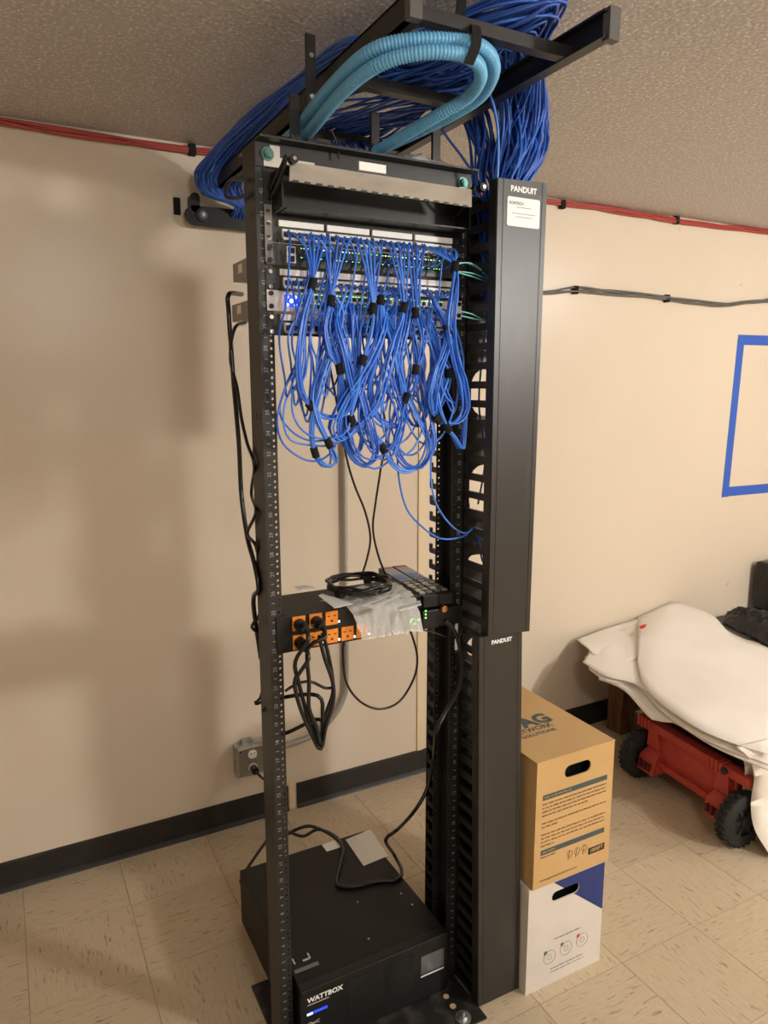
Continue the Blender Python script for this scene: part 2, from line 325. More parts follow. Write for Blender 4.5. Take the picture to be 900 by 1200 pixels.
# ------------------------------------------------------------------ two-post rack
H = 2.134
rack = thing('network_rack', 'tall black two-post open network rack with numbered uprights standing free in the room', 'rack')
def flange(s, x0, x1, inner, y0, y1, mb):
    zs = []
    k = 0
    for u in range(46):
        for d in (.00635, .0222, .0381): zs.append(.06 + u * U + d)
    zs = [z for z in zs if z < H - .03]
    b = [.0] + [(zs[i] + zs[i + 1]) / 2 for i in range(len(zs) - 1)] + [H]
    for i, z in enumerate(zs):
        hp = [(inner + .0031 * math.cos(a), z + .0031 * math.sin(a)) for a in [math.pi / 8 + k * math.pi / 4 for k in range(8)]]
        mb.holed(x0, x1, b[i], b[i + 1], hp, y0, y1)
for s in (-1, 1):
    mb = MB(); xi, xo = .2254, .257
    a, b_ = (-xo, -xi) if s < 0 else (xi, xo)
    flange(s, a, b_, s * .2326, 0, .003, mb); flange(s, a, b_, s * .2326, .073, .076, mb)
    wx0, wx1 = (-xo, -xo + .004) if s < 0 else (xo - .004, xo)
    mb.box(wx0, wx1, .003, .073, 0, H)
    up = mb.build('upright', BLK, rack)
    nb = MB()
    for u in range(1, 46):
        z = .06 + (u - .5) * U
        nb.text(str(u), .0125, FRONT(s * .2455, -.0006, z, math.pi / 2), 0, 'CENTER')
        nb.box(s * .2455 - .0035, s * .2455 + .0035, -.0009, -.0002, z + U / 2 - .0006, z + U / 2 + .0006)
    nb.build('unit_numbers', UNUM, up)
    if s < 0:
        kb = MB()
        for z in (1.995, 1.585, 1.125):
            for dy in (.018, .038): kb.prism(stadium(dy, z, .006, .014), -xo - .0006, -xo + .001, 'x')
        kb.build('slot', PORT, up)
mb = MB().box(-.257, .262, -.036, .0, H - .004, H).box(-.257, .262, -.0042, -.0004, H - .05, H - .004)
mb.build('top_bar', BLK, rack)
MB().box(-.257, .262, .0764, .08, H - .05, H - .004).box(-.257, .262, .076, .112, H - .004, H).build('top_bar', BLK, rack)
MB().box(-.226, -.205, -.0052, -.0044, H - .046, H - .008).box(-.24, -.13, -.006, -.0043, H - .049, H - .030).build('top_plate', STEEL, rack)
for x in (-.232, .238):
    bm = MB(); bm.cyl((x, -.0075, H - .026), .0135, .003, 'y', 20); bm.cyl((x, -.0155, H - .026), .009, .008, 'y', 6, smooth=False); bm.cyl((x, -.017, H - .026), .005, .003, 'y', 12)
    bm.build('bolt', mat('zinc_bolt', (.12, .25, .24, 1), .3, .7), rack)
bp = MB()
for y0, y1 in ((-.155, .0), (.076, .235)): bp.box(-.262, .257, y0, y1, 0, .006)
bp.box(-.222, .222, -.003, .001, .006, .05)
bp.build('base_plate', mat('dusty_black_base', (.014, .013, .012, 1), .45, noise=((.09, .08, .065, 1), 16, (1, 1, 1), .52, .8)), rack)
for x, y in ((.2, -.128), (-.2, -.128)):
    fb = MB(); fb.cyl((x, y, .006), .021, .003, 'z', 24); fb.cyl((x, y, .009), .012, .006, 'z', 6, smooth=False); fb.cyl((x, y, .015), .005, .01, 'z', 12)
    fb.build('floor_bolt', GALV, rack)
for x, y, r in ((.196, -.085, .0085), (.197, -.05, .008), (.205, -.02, .004)):
    MB().cyl((x, y, .006), r, .0008, 'z', 18).build('base_hole', mat('hole_floor_below', srgb(196, 170, 128), .6), rack)

# ------------------------------------------------------------------ vertical cable manager
MX0, MX1 = .262, .392
cm = thing('cable_manager', 'tall black vertical cable manager with fingers and two covers beside the rack', 'cable manager', (.32, .02, 0))
sp = MB(); zo = [.17, .45, .73, .98, 1.215, 1.42, 1.60, 1.82, 2.0]
hs = []
for v0, v1 in ((432, 488), (545, 606), (650, 663), (746, 768)):
    a = at(556, v0, Y=.02).z; b_ = at(556, v1, Y=.02).z; hs.append(((a + b_) / 2, abs(a - b_)))
hs = sorted(hs); edges = [0] + [(hs[i][0] + hs[i + 1][0]) / 2 for i in range(len(hs) - 1)] + [1.88]
for i, (c, h) in enumerate(hs): sp.holed(MX0 + .004, MX1, edges[i], edges[i + 1], stadium((MX0 + MX1) / 2 + .004, c, .084, h), .018, .022)
sp.box(MX0 + .004, MX1, .018, .022, 1.88, 2.09)
sp.build('spine', BLK, cm)
MB().box(MX0, MX0 + .004, .0, .118, 0, 2.09).build('side_plate', BLK, cm)
MB().box(MX1 - .004, MX1, .0, .03, 0, 2.09).build('side_plate', BLK, cm)
MB().box(MX0, MX1 + .01, -.105, .17, 0, .012).build('foot', BLK, cm)
def fing(L, t):      # one bar along y with a hooked tip
    return MB().prism([(0, -t), (-L, -t), (-L - .006, -t + .002), (-L - .006, .016), (-L + .004, .016), (-L + .004, t), (0, t)], -.0035, .0035, 'x')
ff = fing(.092, .0085).mesh('finger', FINGM); 
rf = MB().prism([(0, -.008), (.046, -.008), (.05, -.004), (.05, .017), (.041, .017), (.041, .006), (0, .008)], -.003, .003, 'x').mesh('finger', FINGM)
for k in range(46):
    z = .05 + k * U
    for x in (MX0 + .004, MX1 - .004 if z > 1.09 else .352):
        put('finger', ff, cm, loc=Vector((x, 0, z))); put('finger', rf, cm, loc=Vector((x, .118 if x < .3 else .03, z)))
MB().box(MX0 + .002, MX1, .172, .176, .012, 1.06).build('rear_cover', BLKD, cm)
MB().box(MX0 + .002, MX1, .172, .176, 1.62, 2.05).build('rear_cover', BLKD, cm)
def quadslab(q, t, mb, m=0):   # q: 4 corners on the front, thickness t towards +y
    mb.add([tuple(p) for p in q] + [(p[0], p[1] + t, p[2]) for p in q], [(0, 1, 2, 3), (7, 6, 5, 4), (0, 4, 5, 1), (1, 5, 6, 2), (2, 6, 7, 3), (3, 7, 4, 0)], m)
def door(q, name):
    # a shallow cover: face with bevelled ridges at both long edges and returned sides
    (bl, br, tr, tl) = [Vector(p) for p in q]; mb = MB(); N = 8
    prof = [(0, .028), (0, .004), (.012, 0), (.10, 0), (.108, .0008), (.118, .0008), (.126, 0), (.874, 0), (.882, .0008), (.892, .0008), (.90, 0), (.988, 0), (1, .004), (1, .028)]
    vs = []
    for a, b_ in ((bl, br), (tl, tr)):
        for t, d in prof: p = a.lerp(b_, t); vs.append((p.x, p.y + d, p.z))
    n = len(prof); mb.add(vs, [(i, i + 1, n + i + 1, n + i) for i in range(n - 1)])
    back = [(v[0], v[1] + .003 if 0 < i % n < n - 1 else v[1], v[2]) for i, v in enumerate(vs)]
    for k in (0, n): mb.add([vs[k + i] for i in range(n)], [tuple(range(n))])
    mb.add([(bl.x, bl.y + .028, bl.z), (br.x, br.y + .028, br.z), (tr.x, tr.y + .028, tr.z), (tl.x, tl.y + .028, tl.z)], [(0, 1, 2, 3)])
    return mb.build(name, BLKD, cm)
Yd = -.125
du = door([at(571.5, 746, Y=Yd), at(621, 739.5, Y=Yd), at(642, 215, Y=Yd), at(583, 208, Y=Yd)], 'upper_cover')
dl = door([Vector((.254, -.118, .004)), Vector((.394, -.118, .004)), at(612.4, 741, Y=-.118), at(561, 747, Y=-.118)], 'lower_cover')
def onface(u, v, w, Y): return at(u, v, Y=Y)
pl = MB(); c = at(614, 223, Y=Yd - .0005); pl.text('PANDUIT', .017, FRONT(c.x, c.y, c.z, 0), 0, 'CENTER', bold=.0006); pl.build('logo', WHT, du)
pl = MB(); c = at(588, 751, Y=-.1188); pl.text('PANDUIT', .0145, FRONT(c.x, c.y, c.z, 0), 0, 'CENTER', bold=.0006); pl.build('logo', WHT, dl)
st = MB(); a = at(594, 264, Y=Yd - .0012); b_ = at(633, 235, Y=Yd - .0012); yy = Yd - .0012
st.prism([(x, z) for x, z in [(a.x + .003, a.z), (b_.x - .003, a.z), (b_.x, a.z + .003), (b_.x, b_.z - .003), (b_.x - .003, b_.z), (a.x + .003, b_.z), (a.x, b_.z - .003), (a.x, a.z + .003)]], yy, yy + .0008, 'y', 0)
st.text('KORTECH', .0085, FRONT(a.x + .005, yy - .0003, b_.z - .013), 1, bold=.0003)
for k, (zz, w) in enumerate(((b_.z - .021, .45), (b_.z - .034, .7), (b_.z - .041, .5))):
    st.box(a.x + (b_.x - a.x) * (.5 - w / 2), a.x + (b_.x - a.x) * (.5 + w / 2), yy - .0003, yy - .0001, zz - .0006, zz + .0006, 1)
st.build('sticker', [WHT, GREYP], du)
MB().box(.245, .262, -.004, .012, .86, .97).build('rack_bracket', BLK, cm)
MB().box(.2395, .2485, -.0012, -.0006, .975, 1.05).build('white_strip', WHT, cm)
# ------------------------------------------------------------------ horizontal cable manager at the top
hm = thing('horizontal_cable_manager', 'black horizontal cable manager with a satin grey flip cover across the rack top', 'cable manager', (0, 0, 2.04))
MB().box(-.2413, .2413, -.003, -.0005, 1.9855, 2.082).build('back_plate', BLKP, hm)
MB().box(-.215, .225, -.062, -.003, 1.995, 1.998).box(-.215, .225, -.062, -.003, 2.074, 2.077).build('tray', BLKP, hm)
for s in (-1, 1): MB().box(s * .222 - .0015, s * .222 + .0015, -.062, -.003, 1.998, 2.074).build('end_plate', BLKP, hm)
q = [at(339, 212, Y=-.09), at(553, 243, Y=-.09), at(553, 222, Y=-.105), at(340, 189, Y=-.105)]
cv = MB(); quadslab(q, .003, cv)
cvo = cv.build('flip_cover', COVER, hm, bevel=.0008)
sl = MB()
for k in range(17):
    t = .03 + k * .058; p = q[0].lerp(q[1], t); sl.box(p.x - .0065, p.x + .0065, p.y - .0014, p.y + .004, p.z - .0012, p.z + .0032)
sl.build('slot', PORT, cvo)
for s, xx in ((-1, -.229), (1, .206)):
    hb = MB(); z0 = 2.06; hb.tube(spline([(xx, -.012, z0 - .02), (xx, -.03, z0 - .012), (xx, -.085, z0 + .012), (xx, -.1, z0 + .02), (xx, -.098, z0 + .008), (xx, -.06, z0 - .018), (xx, -.012, z0 - .036)]), .0034, 0, 6)
    hb.build('hinge_arm', BLK, hm)
    kn = MB(); kn.cyl((xx + .01, -.121, z0 + .012), .0085, .016, 'y', 14); kn.cyl((xx + .01, -.124, z0 + .012), .004, .004, 'y', 10, 1); kn.build('knob', [BLKP, CHROME], hm)
eb = MB().box(-.2425, -.2262, -.0072, -.0055, 1.9, 2.012, 0)
for z in (2.0, 1.975, 1.95, 1.925): eb.prism(stadium(-.2345, z, .009, .006, 4), -.0078, -.0070, 'y', 1)
eb.build('side_ear', [mat('ear_steel', (.17, .16, .15, 1), .35, .3), PORT], hm)
lb = MB(); a = at(418, 197, Y=-.1); lb.box(a.x, a.x + .06, -.112, -.108, a.z - .006, a.z + .010); lb.build('label', WHT, cvo)
MB().box(.165, .225, .05, .052, 1.985, 2.04).build('inner_bracket', STEEL, hm)
lf = MB().tube(spline([(-.262, .02, 2.06), (-.275, .1, 2.08), (-.28, .13, 2.07), (-.28, .13, 2.05), (-.27, .09, 2.04), (-.26, .02, 2.035)]), .004, 0, 6)
lf.build('rear_ring', BLK, hm); 
# ------------------------------------------------------------------ patch panels and switches
def ear_plate(mb, z0, z1, y0=-.0032, y1=-.0006, m=0): mb.box(-.2413, .2413, y0, y1, z0, z1, m)
jm = MB(); jm.box(-.0078, .0078, -.008, 0, -.009, .009, 0); jm.box(-.0056, .0056, -.0084, -.0079, -.0065, .004, 1); jm.box(-.0078, .0078, -.012, -.008, -.0125, -.009, 0)
jme = jm.mesh('jack', [JACK, PORT])
JX = []
for gp in range(4):
    for k in range(6): JX.append(-.198 + gp * .1055 + k * .0162)
def patch_panel(zt, label, strip):
    t = thing('patch_bay', label, 'patch panel', (0, -.002, zt - .022))
    mb = MB(); ear_plate(mb, zt - .044, zt); mb.box(-.215, .215, -.012, -.003, zt - .0445, zt - .040); mb.build('panel', BLK, t)
    for gp in range(4):
        x0 = -.213 + gp * .1075
        MB().box(x0, x0 + .1, -.0105, -.0032, zt - .0135, zt - .001).build('label_strip', WHT, t, bevel=.0008)
    for x in JX: put('jack', jme, t, loc=Vector((x, -.0032, zt - .027)))
    for s in (-1, 1):
        for d in (.007, .037): MB().cyl((s * .2326, -.0075, zt - d), .0045, .0045, 'y', 10).build('screw', CHROME, t)
    return t
ZP = [1.985, 1.889, 1.798]
patch_panel(ZP[0], 'topmost white-jacked patch panel under the horizontal manager, fullest with blue cords', 1)
patch_panel(ZP[1], 'middle patch panel between the two network switches', 1)
patch_panel(ZP[2], 'lowest patch panel under the switch with the blue light', 1)
portm = MB(); portm.box(-.0068, .0068, -.0015, 0, -.0062, .0062, 0); portm.box(-.005, .005, -.0018, -.0014, -.0045, .004, 1); portm.box(-.005, -.002, -.002, -.0014, .0046, .006, 2); portm.box(.002, .005, -.002, -.0014, .0046, .006, 3)
PX = [-.16 + k * .0148 for k in range(24)]
def switch(z0, z1, depth, label, face, white):
    t = thing('network_switch', label, 'network switch', (0, 0, z0))
    MB().box(-.2205, .2205, 0, depth, z0 + .001, z1 - .001).build('case', GREYBOX, t, bevel=.001)
    fp = MB().box(-.2205, .2205, -.0045, 0, z0, z1).box(-.2413, .2413, -.0052, -.0035, z0, z1); fp.build('faceplate', face, t, bevel=.0008)
    for s in (-1, 1):
        for d in (.009, .035): MB().cyl((s * .2326, -.0095, z0 + d), .005, .005, 'y', 12).build('screw', BLKP, t)
    for r in (0, 1):
        me = (portm if True else None).mesh('port', [JACK if white else SWF, PORT, LEDG, LEDG if (r == 0 or white) else LEDW])
        for k, x in enumerate(PX): put('port', me, t, loc=Vector((x, -.0052, z0 + .013 + r * .0185)))
    lab = MB().box(-.2208, -.2204, depth - .075, depth - .045, z0 + .016, z0 + .036); lab.build('side_sticker', WHT, t)
    return t
s1 = switch(1.8955, 1.9395, .30, 'upper network switch with green lights between the top and middle patch panels', SWF, False)
mb = MB(); mb.box(-.196, -.176, -.0065, -.004, 1.902, 1.935, 0); mb.box(-.193, -.179, -.0075, -.006, 1.904, 1.916, 1); mb.box(-.193, -.179, -.0075, -.006, 1.921, 1.932, 1); mb.build('console_ports', [SWW, PORT], s1)
MB().box(-.208, -.203, -.0065, -.004, 1.905, 1.925).build('usb_port', PORT, s1)
s2 = switch(1.8035, 1.8455, .32, 'lower network switch with a square blue light panel on its white face', SWW, True)
mb = MB(); cx, cz = -.188, 1.825; mb.box(cx - .0155, cx + .0155, -.0062, -.004, cz - .0125, cz + .0125, 0)
for dx, dz in ((0, 0), (-.009, .008), (.009, .008), (-.009, -.008), (.009, -.008)): mb.cyl((cx + dx, -.0068, cz + dz), .0045 if dx == 0 else .0036, .0008, 'y', 12, 1)
mb.build('status_display', [LEDB, LEDBW], s2)

# ------------------------------------------------------------------ cords
def cords(name, label, cat, paths, r, mats, straps=(), group=None, k=6, step=.012, seen=None, part='cord'):
    t = thing(name, label, cat, paths[0][0], group)
    for p in paths: MB().tube(spline(p, step), r, 0, k).build(part, random.choice(mats), t)
    for c, d, rr in straps:
        d = d.normalized() * .011
        MB().tube([c - d, c - d * .5, c + d * .5, c + d], rr, 0, 12).build('hook_strap', BLKF, t)
    return t
def single(name, label, cat, pts, r, m, group=None, k=7, step=.012):
    return tag(MB().tube(spline(pts, step), r, 0, k).build(name, m), label, cat, group)
def hang(label, row, jacks, spine, ports, swz, Y=-.07, spread=.013):
    """a tied bundle of patch cords: leaves jacks, follows a measured spine, returns to switch ports; spine (u, v, tied?)"""
    P = []; straps = []; n = len(jacks); tied_r = .0021 * math.sqrt(n) + .0018
    yl = [Y - .012 * math.sin(i * .9) for i in range(len(spine))]
    C = [at(q[0], q[1], Y=yl[i]) for i, q in enumerate(spine)]
    for i, q in enumerate(spine):
        if len(q) > 2: straps.append((C[i], C[min(i + 1, len(C) - 1)] - C[max(i - 1, 0)], tied_r + .0022))
    for j, ji in enumerate(jacks):
        x = JX[ji]; z = ZP[row] - .03; off = rdisc(1); path = [(x, -.012, z), (x, -.034, z - .001), ]
        path.append(Vector((x + (C[0].x - x) * .25, -.052, z - .012)))
        for i, c in enumerate(C):
            tied = len(spine[i]) > 2; rr = tied_r * .75 if tied else spread * (.8 + .5 * random.random())
            a = off * rr; path.append(c + Vector((a.x, a.y * .7, a.x * .3 * (1 if not tied else .2))) + (rball(.003) if not tied else Vector()))
        px = PX[ports[j % len(ports)]] + random.uniform(-.002, .002); last = path[-1]
        path += [Vector((px * .5 + last.x * .5, -.05, min(swz + .0, last.z + .05) if last.z < swz - .06 else swz - .01)), Vector((px, -.03, swz)), Vector((px, -.008, swz))]
        P.append(path)
    return cords('patch_cord_bundle', label, 'patch cords', P, .0024, BLUE, straps, 'tied bundles of blue patch cords')
SZ1, SZ2 = 1.913, 1.822
hang('leftmost tied blue patch cord bundle, swinging right below its lower strap', 0, range(1, 6), [(366, 333, 1), (356, 370), (350, 420), (353, 455), (365, 477, 1), (382, 489), (404, 486), (414, 466), (409, 436), (402, 405), (396, 380)], (3, 4, 5, 6), SZ2)
hang('blue patch cord bundle tied at the left switch, looping low left of centre', 0, range(4, 9), [(388, 353, 1), (384, 385), (391, 415), (398, 432, 1), (402, 470), (405, 505), (415, 535), (432, 546), (441, 530), (436, 500), (425, 460), (418, 420), (415, 390)], (6, 7, 8), SZ2)
hang('blue patch cord bundle ending in the lowest left tip with two straps', 1, range(4, 8), [(400, 365), (393, 400), (376, 450), (366, 500), (369, 530, 1), (380, 546), (392, 543), (390, 530), (385, 519, 1), (372, 490), (368, 460), (380, 420), (392, 385)], (4, 5, 6), SZ2, Y=-.06, spread=.008)
hang('blue patch cord bundle tied under the middle of the panels, with three straps', 0, range(8, 13), [(437, 362, 1), (432, 395), (425, 422, 1), (418, 458), (411, 493, 1), (424, 505), (438, 512), (449, 526, 1), (456, 543), (474, 553), (494, 545), (501, 520), (488, 490), (470, 450), (457, 400)], (9, 10, 11), SZ2)
hang('blue patch cord bundle spreading from a high strap right of centre', 0, range(12, 17), [(473, 361, 1), (462, 400), (452, 440), (441, 475), (420, 500), (400, 515), (392, 500), (404, 470), (425, 440), (440, 410), (448, 385)], (12, 13, 14), SZ2)
hang('blue patch cord bundle with three straps hanging straight, second from the right', 0, range(15, 19), [(487, 367, 1), (489, 400), (487, 433, 1), (484, 452), (476, 466, 1), (466, 490), (459, 520), (470, 545), (490, 548), (505, 525), (503, 495), (495, 460), (492, 420), (490, 390)], (15, 16, 17), SZ2)
hang('rightmost blue patch cord bundle gathered by a strap beside the top panel end', 0, range(18, 24), [(533, 313, 1), (530, 345), (527, 380), (532, 420), (541, 450), (543, 480), (530, 497), (512, 491, 1), (506, 470), (510, 440), (519, 415), (524, 395)], (20, 21, 22), SZ2, Y=-.085)
hang('blue patch cord bundle sagging to a pointed tip at the far right', 1, range(18, 23), [(507, 352), (518, 372), (524, 386, 1), (537, 425), (545, 470), (543, 500), (540, 526), (532, 514), (524, 501, 1), (513, 480), (508, 450), (512, 420)], (19, 20, 21), SZ2, Y=-.075, spread=.010)
hang('short blue patch cord bundle behind the right coil with a strap at panel height', 2, range(17, 22), [(515, 412), (522, 425), (527, 437, 1), (522, 455), (512, 480), (500, 478), (503, 450), (512, 420)], (18, 19, 20), SZ2, Y=-.05)
hang('blue patch cord bundle hanging in the centre with straps at two heights', 1, range(9, 14), [(446, 352, 1), (445, 390), (438, 425), (430, 455), (440, 490), (462, 500), (472, 480), (468, 440), (462, 400)], (10, 11, 12), SZ2, Y=-.055)
hang('blue patch cord bundle tied left of centre behind the front loops', 2, range(4, 9), [(398, 400), (405, 420), (411, 430, 1), (410, 455), (402, 490), (408, 520), (422, 530), (428, 505), (424, 465), (420, 420)], (6, 7, 8), SZ2, Y=-.045)
hang('blue patch cord bundle in the gap between centre and right loops', 1, range(13, 17), [(478, 356), (474, 385), (466, 420), (470, 460), (478, 490), (488, 500), (497, 480), (490, 440), (484, 400)], (13, 14, 15), SZ2, Y=-.05)
# loose blue cords
NTH = ['first', 'second', 'third', 'fourth', 'fifth', 'sixth', 'seventh', 'eighth', 'ninth', 'tenth', 'eleventh', 'twelfth', 'thirteenth', 'fourteenth', 'fifteenth', 'sixteenth', 'seventeenth', 'eighteenth', 'nineteenth', 'twentieth', 'twenty-first', 'twenty-second', 'twenty-third', 'last']
ROWN = ('top', 'middle', 'lowest')
USED = set()
def loose(row, ji, spine, pi, swz, label, Y=-.06):
    while (row, ji, label[:18]) in USED: ji = (ji + 1) % 24
    USED.add((row, ji, label[:18])); label = label.replace('JACK', NTH[ji] + ' jack of the ' + ROWN[row] + ' patch panel')
    x = JX[ji]; z = ZP[row] - .03; C = [at(u, v, Y=Y + random.uniform(-.01, .01)) for u, v in spine]; px = PX[pi]
    single('patch_cable', label, 'patch cord', [(x, -.012, z), (x, -.034, z - .002)] + C + [(px, -.036, swz - .004), (px, -.008, swz)], .0023, random.choice(BLUE), 'loose blue patch cords')
for k, (sp_, ji, pi) in enumerate([
    ([(352, 405), (336, 450), (325, 490), (332, 520), (358, 539), (380, 537), (396, 515), (402, 470), (404, 420)], 0, 2),
    ([(350, 420), (334, 455), (328, 485), (345, 508), (370, 517), (394, 508), (405, 480), (404, 430)], 1, 3),
    ([(355, 430), (343, 460), (345, 490), (362, 510), (388, 514), (408, 502), (412, 460), (410, 420)], 2, 3),
    ([(358, 440), (338, 462), (332, 492), (340, 515), (366, 522), (392, 520), (408, 500), (414, 470), (412, 420)], 3, 4),
    ([(372, 420), (370, 470), (375, 505), (392, 518), (409, 508), (414, 480), (412, 430)], 5, 5)]):
    loose(1, ji, sp_, pi, SZ2, 'wide looping blue cord from the JACK')
for k in range(10):
    u = random.uniform(430, 505); d = random.uniform(30, 46); bt = random.uniform(515, 560)
    loose(random.choice((1, 2)), min(23, max(0, int((u - 325) / 9))), [(u - 3, 410), (u - d * .6, 460), (u - d * .7, bt - 35), (u - d * .2, bt), (u + d * .4, bt - 5), (u + d * .8, bt - 40), (u + d * .5, 460), (u + 6, 410)], min(23, int((u - 330) / 9)), SZ2, 'low looping blue patch cord from the JACK', Y=random.uniform(-.075, -.04))
for k in range(24):
    row = (0, 1, 2)[k % 3]; ji = (k * 5 + 3) % 24; x = JX[ji]; z = ZP[row]; u = 335 + ji * 8.4 + random.uniform(-6, 6)
    loose(row, ji, [(u, 352 + 12 * row), (u + random.uniform(-9, 3), 395), (u + random.uniform(-16, 2), 425 + random.uniform(0, 25)), (u + random.uniform(0, 8), 455 + random.uniform(0, 40)), (u + random.uniform(10, 18), 430), (u + random.uniform(6, 12), 390)], min(23, max(0, ji + random.choice((-1, 0, 1)))), SZ2 if row else random.choice((SZ1, SZ2)), 'loose sagging blue patch cord from the JACK', Y=random.uniform(-.055, -.035))
for k in range(16):
    ji = (k * 7 + 2) % 24; x = JX[ji]; px = PX[min(23, max(0, ji))]; 
    single('patch_cable', 'short blue patch cord arching into the upper switch from the ' + NTH[ji] + ' jack above', 'patch cord', [(x, -.012, ZP[0] - .03), (x, -.036, ZP[0] - .03), (x * .6 + px * .4, -.058, 1.935), (px, -.04, SZ1 + .002), (px, -.008, SZ1)], .0023, random.choice(BLUE), 'short blue patch cords')
single('patch_cable', 'single blue cord dropping lowest from the loops and curving into the cable manager', 'patch cord', [at(u, v, Y=y) for u, v, y in ((484, 400, -.05), (470, 500, -.06), (466, 545, -.06), (474, 590, -.06), (490, 613, -.06), (516, 631, -.06), (542, 629, -.055), (556, 622, -.03))] + [Vector((.30, -.03, 1.21))], .0023, BLUE[0])
single('patch_cable', 'single blue cord dropping along the right upright and curving into the cable manager', 'patch cord', [at(u, v, Y=y) for u, v, y in ((508, 450, -.05), (506, 520, -.05), (505, 560, -.05), (511, 590, -.05), (528, 615, -.05), (545, 625, -.05), (558, 620, -.03))] + [Vector((.31, -.03, 1.22))], .0023, BLUE[2])
AQ = 'aqua fibre leads bending into the cable manager'
for k, pts in enumerate([[(534, 309), (546, 308), (562, 316), (574, 329)], [(534, 310), (550, 308), (566, 318), (575, 331)], [(534, 318), (552, 320), (566, 325), (575, 331)], [(534, 319), (550, 323), (564, 328), (574, 332)]]):
    single('fibre_lead', 'thin aqua fibre lead from the right strap at the top into the cable manager', 'fibre lead', [at(u, v, Y=-.085) if i < 2 else at(u, v, Y=-.05) for i, (u, v) in enumerate(pts)] + [Vector((.33, -.02, 1.86))], .0015, AQUA, AQ)
for k, pts in enumerate([[(540, 365), (553, 368), (566, 375), (574, 379)], [(540, 370), (553, 373), (566, 376), (574, 380)]]):
    single('fibre_lead', 'thin aqua fibre lead at the level of the lower switch', 'fibre lead', [at(u, v, Y=-.085) if i < 2 else at(u, v, Y=-.05) for i, (u, v) in enumerate(pts)] + [Vector((.33, -.02, 1.74))], .0015, AQUA, AQ + ' lower down')
for k in range(6):
    x = .285 + .017 * k; y = -.03 - .012 * (k % 3); z1 = random.uniform(1.3, 1.5)
    single('riser_cable', 'blue cable running down inside the cable manager', 'cable', [(x, y, 2.02), (x + .006, y - .01, 1.85), (x - .006, y, 1.62), (x + .01, y - .008, z1), (x + .012, y + .02, z1 - .12)], .0024, random.choice(BUND), 'blue cables inside the cable manager')

# ------------------------------------------------------------------ overhead ladder rack
LZ0, LZ1 = 2.257, 2.303
lad = thing('ladder_rack', 'black overhead ladder rack under the ceiling carrying the cable bundle', 'cable ladder', (.09, 0, 2.25))
for x, y0 in ((-.083, -.335), (.268, -.43)):
    rl = MB().box(x - .005, x + .005, y0, .98, LZ0, LZ1).box(x - .005, x + .02 * (1 if x < 0 else -1), y0, .98, LZ1 - .004, LZ1).box(x - .005, x + .02 * (1 if x < 0 else -1), y0, .98, LZ0, LZ0 + .004)
    ro = rl.build('rail', BLK, lad)
    MB().box(x - .012, x + .012, y0 - .006, y0 + .012, LZ0 - .004, LZ1 + .004).build('end_cap', mat('grey_end_cap', (.09, .085, .08, 1), .5), ro)
for y in (-.318, -.02, .32, .65): MB().box(-.078, .263, y - .012, y + .012, LZ0 + .002, LZ0 + .024).build('rung', BLK, lad)
for x, y, z1 in ((-.112, .05, 2.372), (-.15, .05, 2.25), (.205, .06, 2.30), (.06, .09, 2.26)):
    MB().box(x - .011, x + .011, y - .004, y + .004, 2.134, z1).build('support_post', BLK, lad, bevel=.0015)
MB().box(-.18, .24, .082, .09, 2.15, 2.175).build('support_bar', BLK, lad)
for x, z in ((-.112, 2.33), (-.112, 2.25)): MB().cyl((x, .042, z), .005, .004, 'y', 10).build('bolt', GALV, lad)
wbk = thing('wall_bracket', 'black wall bracket with a round bolt holding the ladder rack at the wall', 'bracket', (0, .96, 2.16))
MB().prism(stadium(.06, 2.185, .47, .062, 6), .955, .965, 'y').build('bar', BLKP, wbk, bevel=.002)
MB().prism(stadium(-.14, 2.225, .03, .06, 6), .955, .999, 'y').build('hook', BLKP, wbk)
MB().box(-.1, .24, .965, .999, 2.16, 2.21).build('backing', BLKP, wbk)
bb = MB(); bb.cyl((-.118, .949, 2.188), .022, .006, 'y', 24, 0); bb.cyl((-.118, .946, 2.188), .014, .005, 'y', 20, 1); bb.cyl((-.118, .943, 2.188), .007, .004, 'y', 6, 2, smooth=False); bb.build('bolt', [BLKP, mat('bolt_grey', (.08, .09, .1, 1), .4, .4), GALV], wbk)

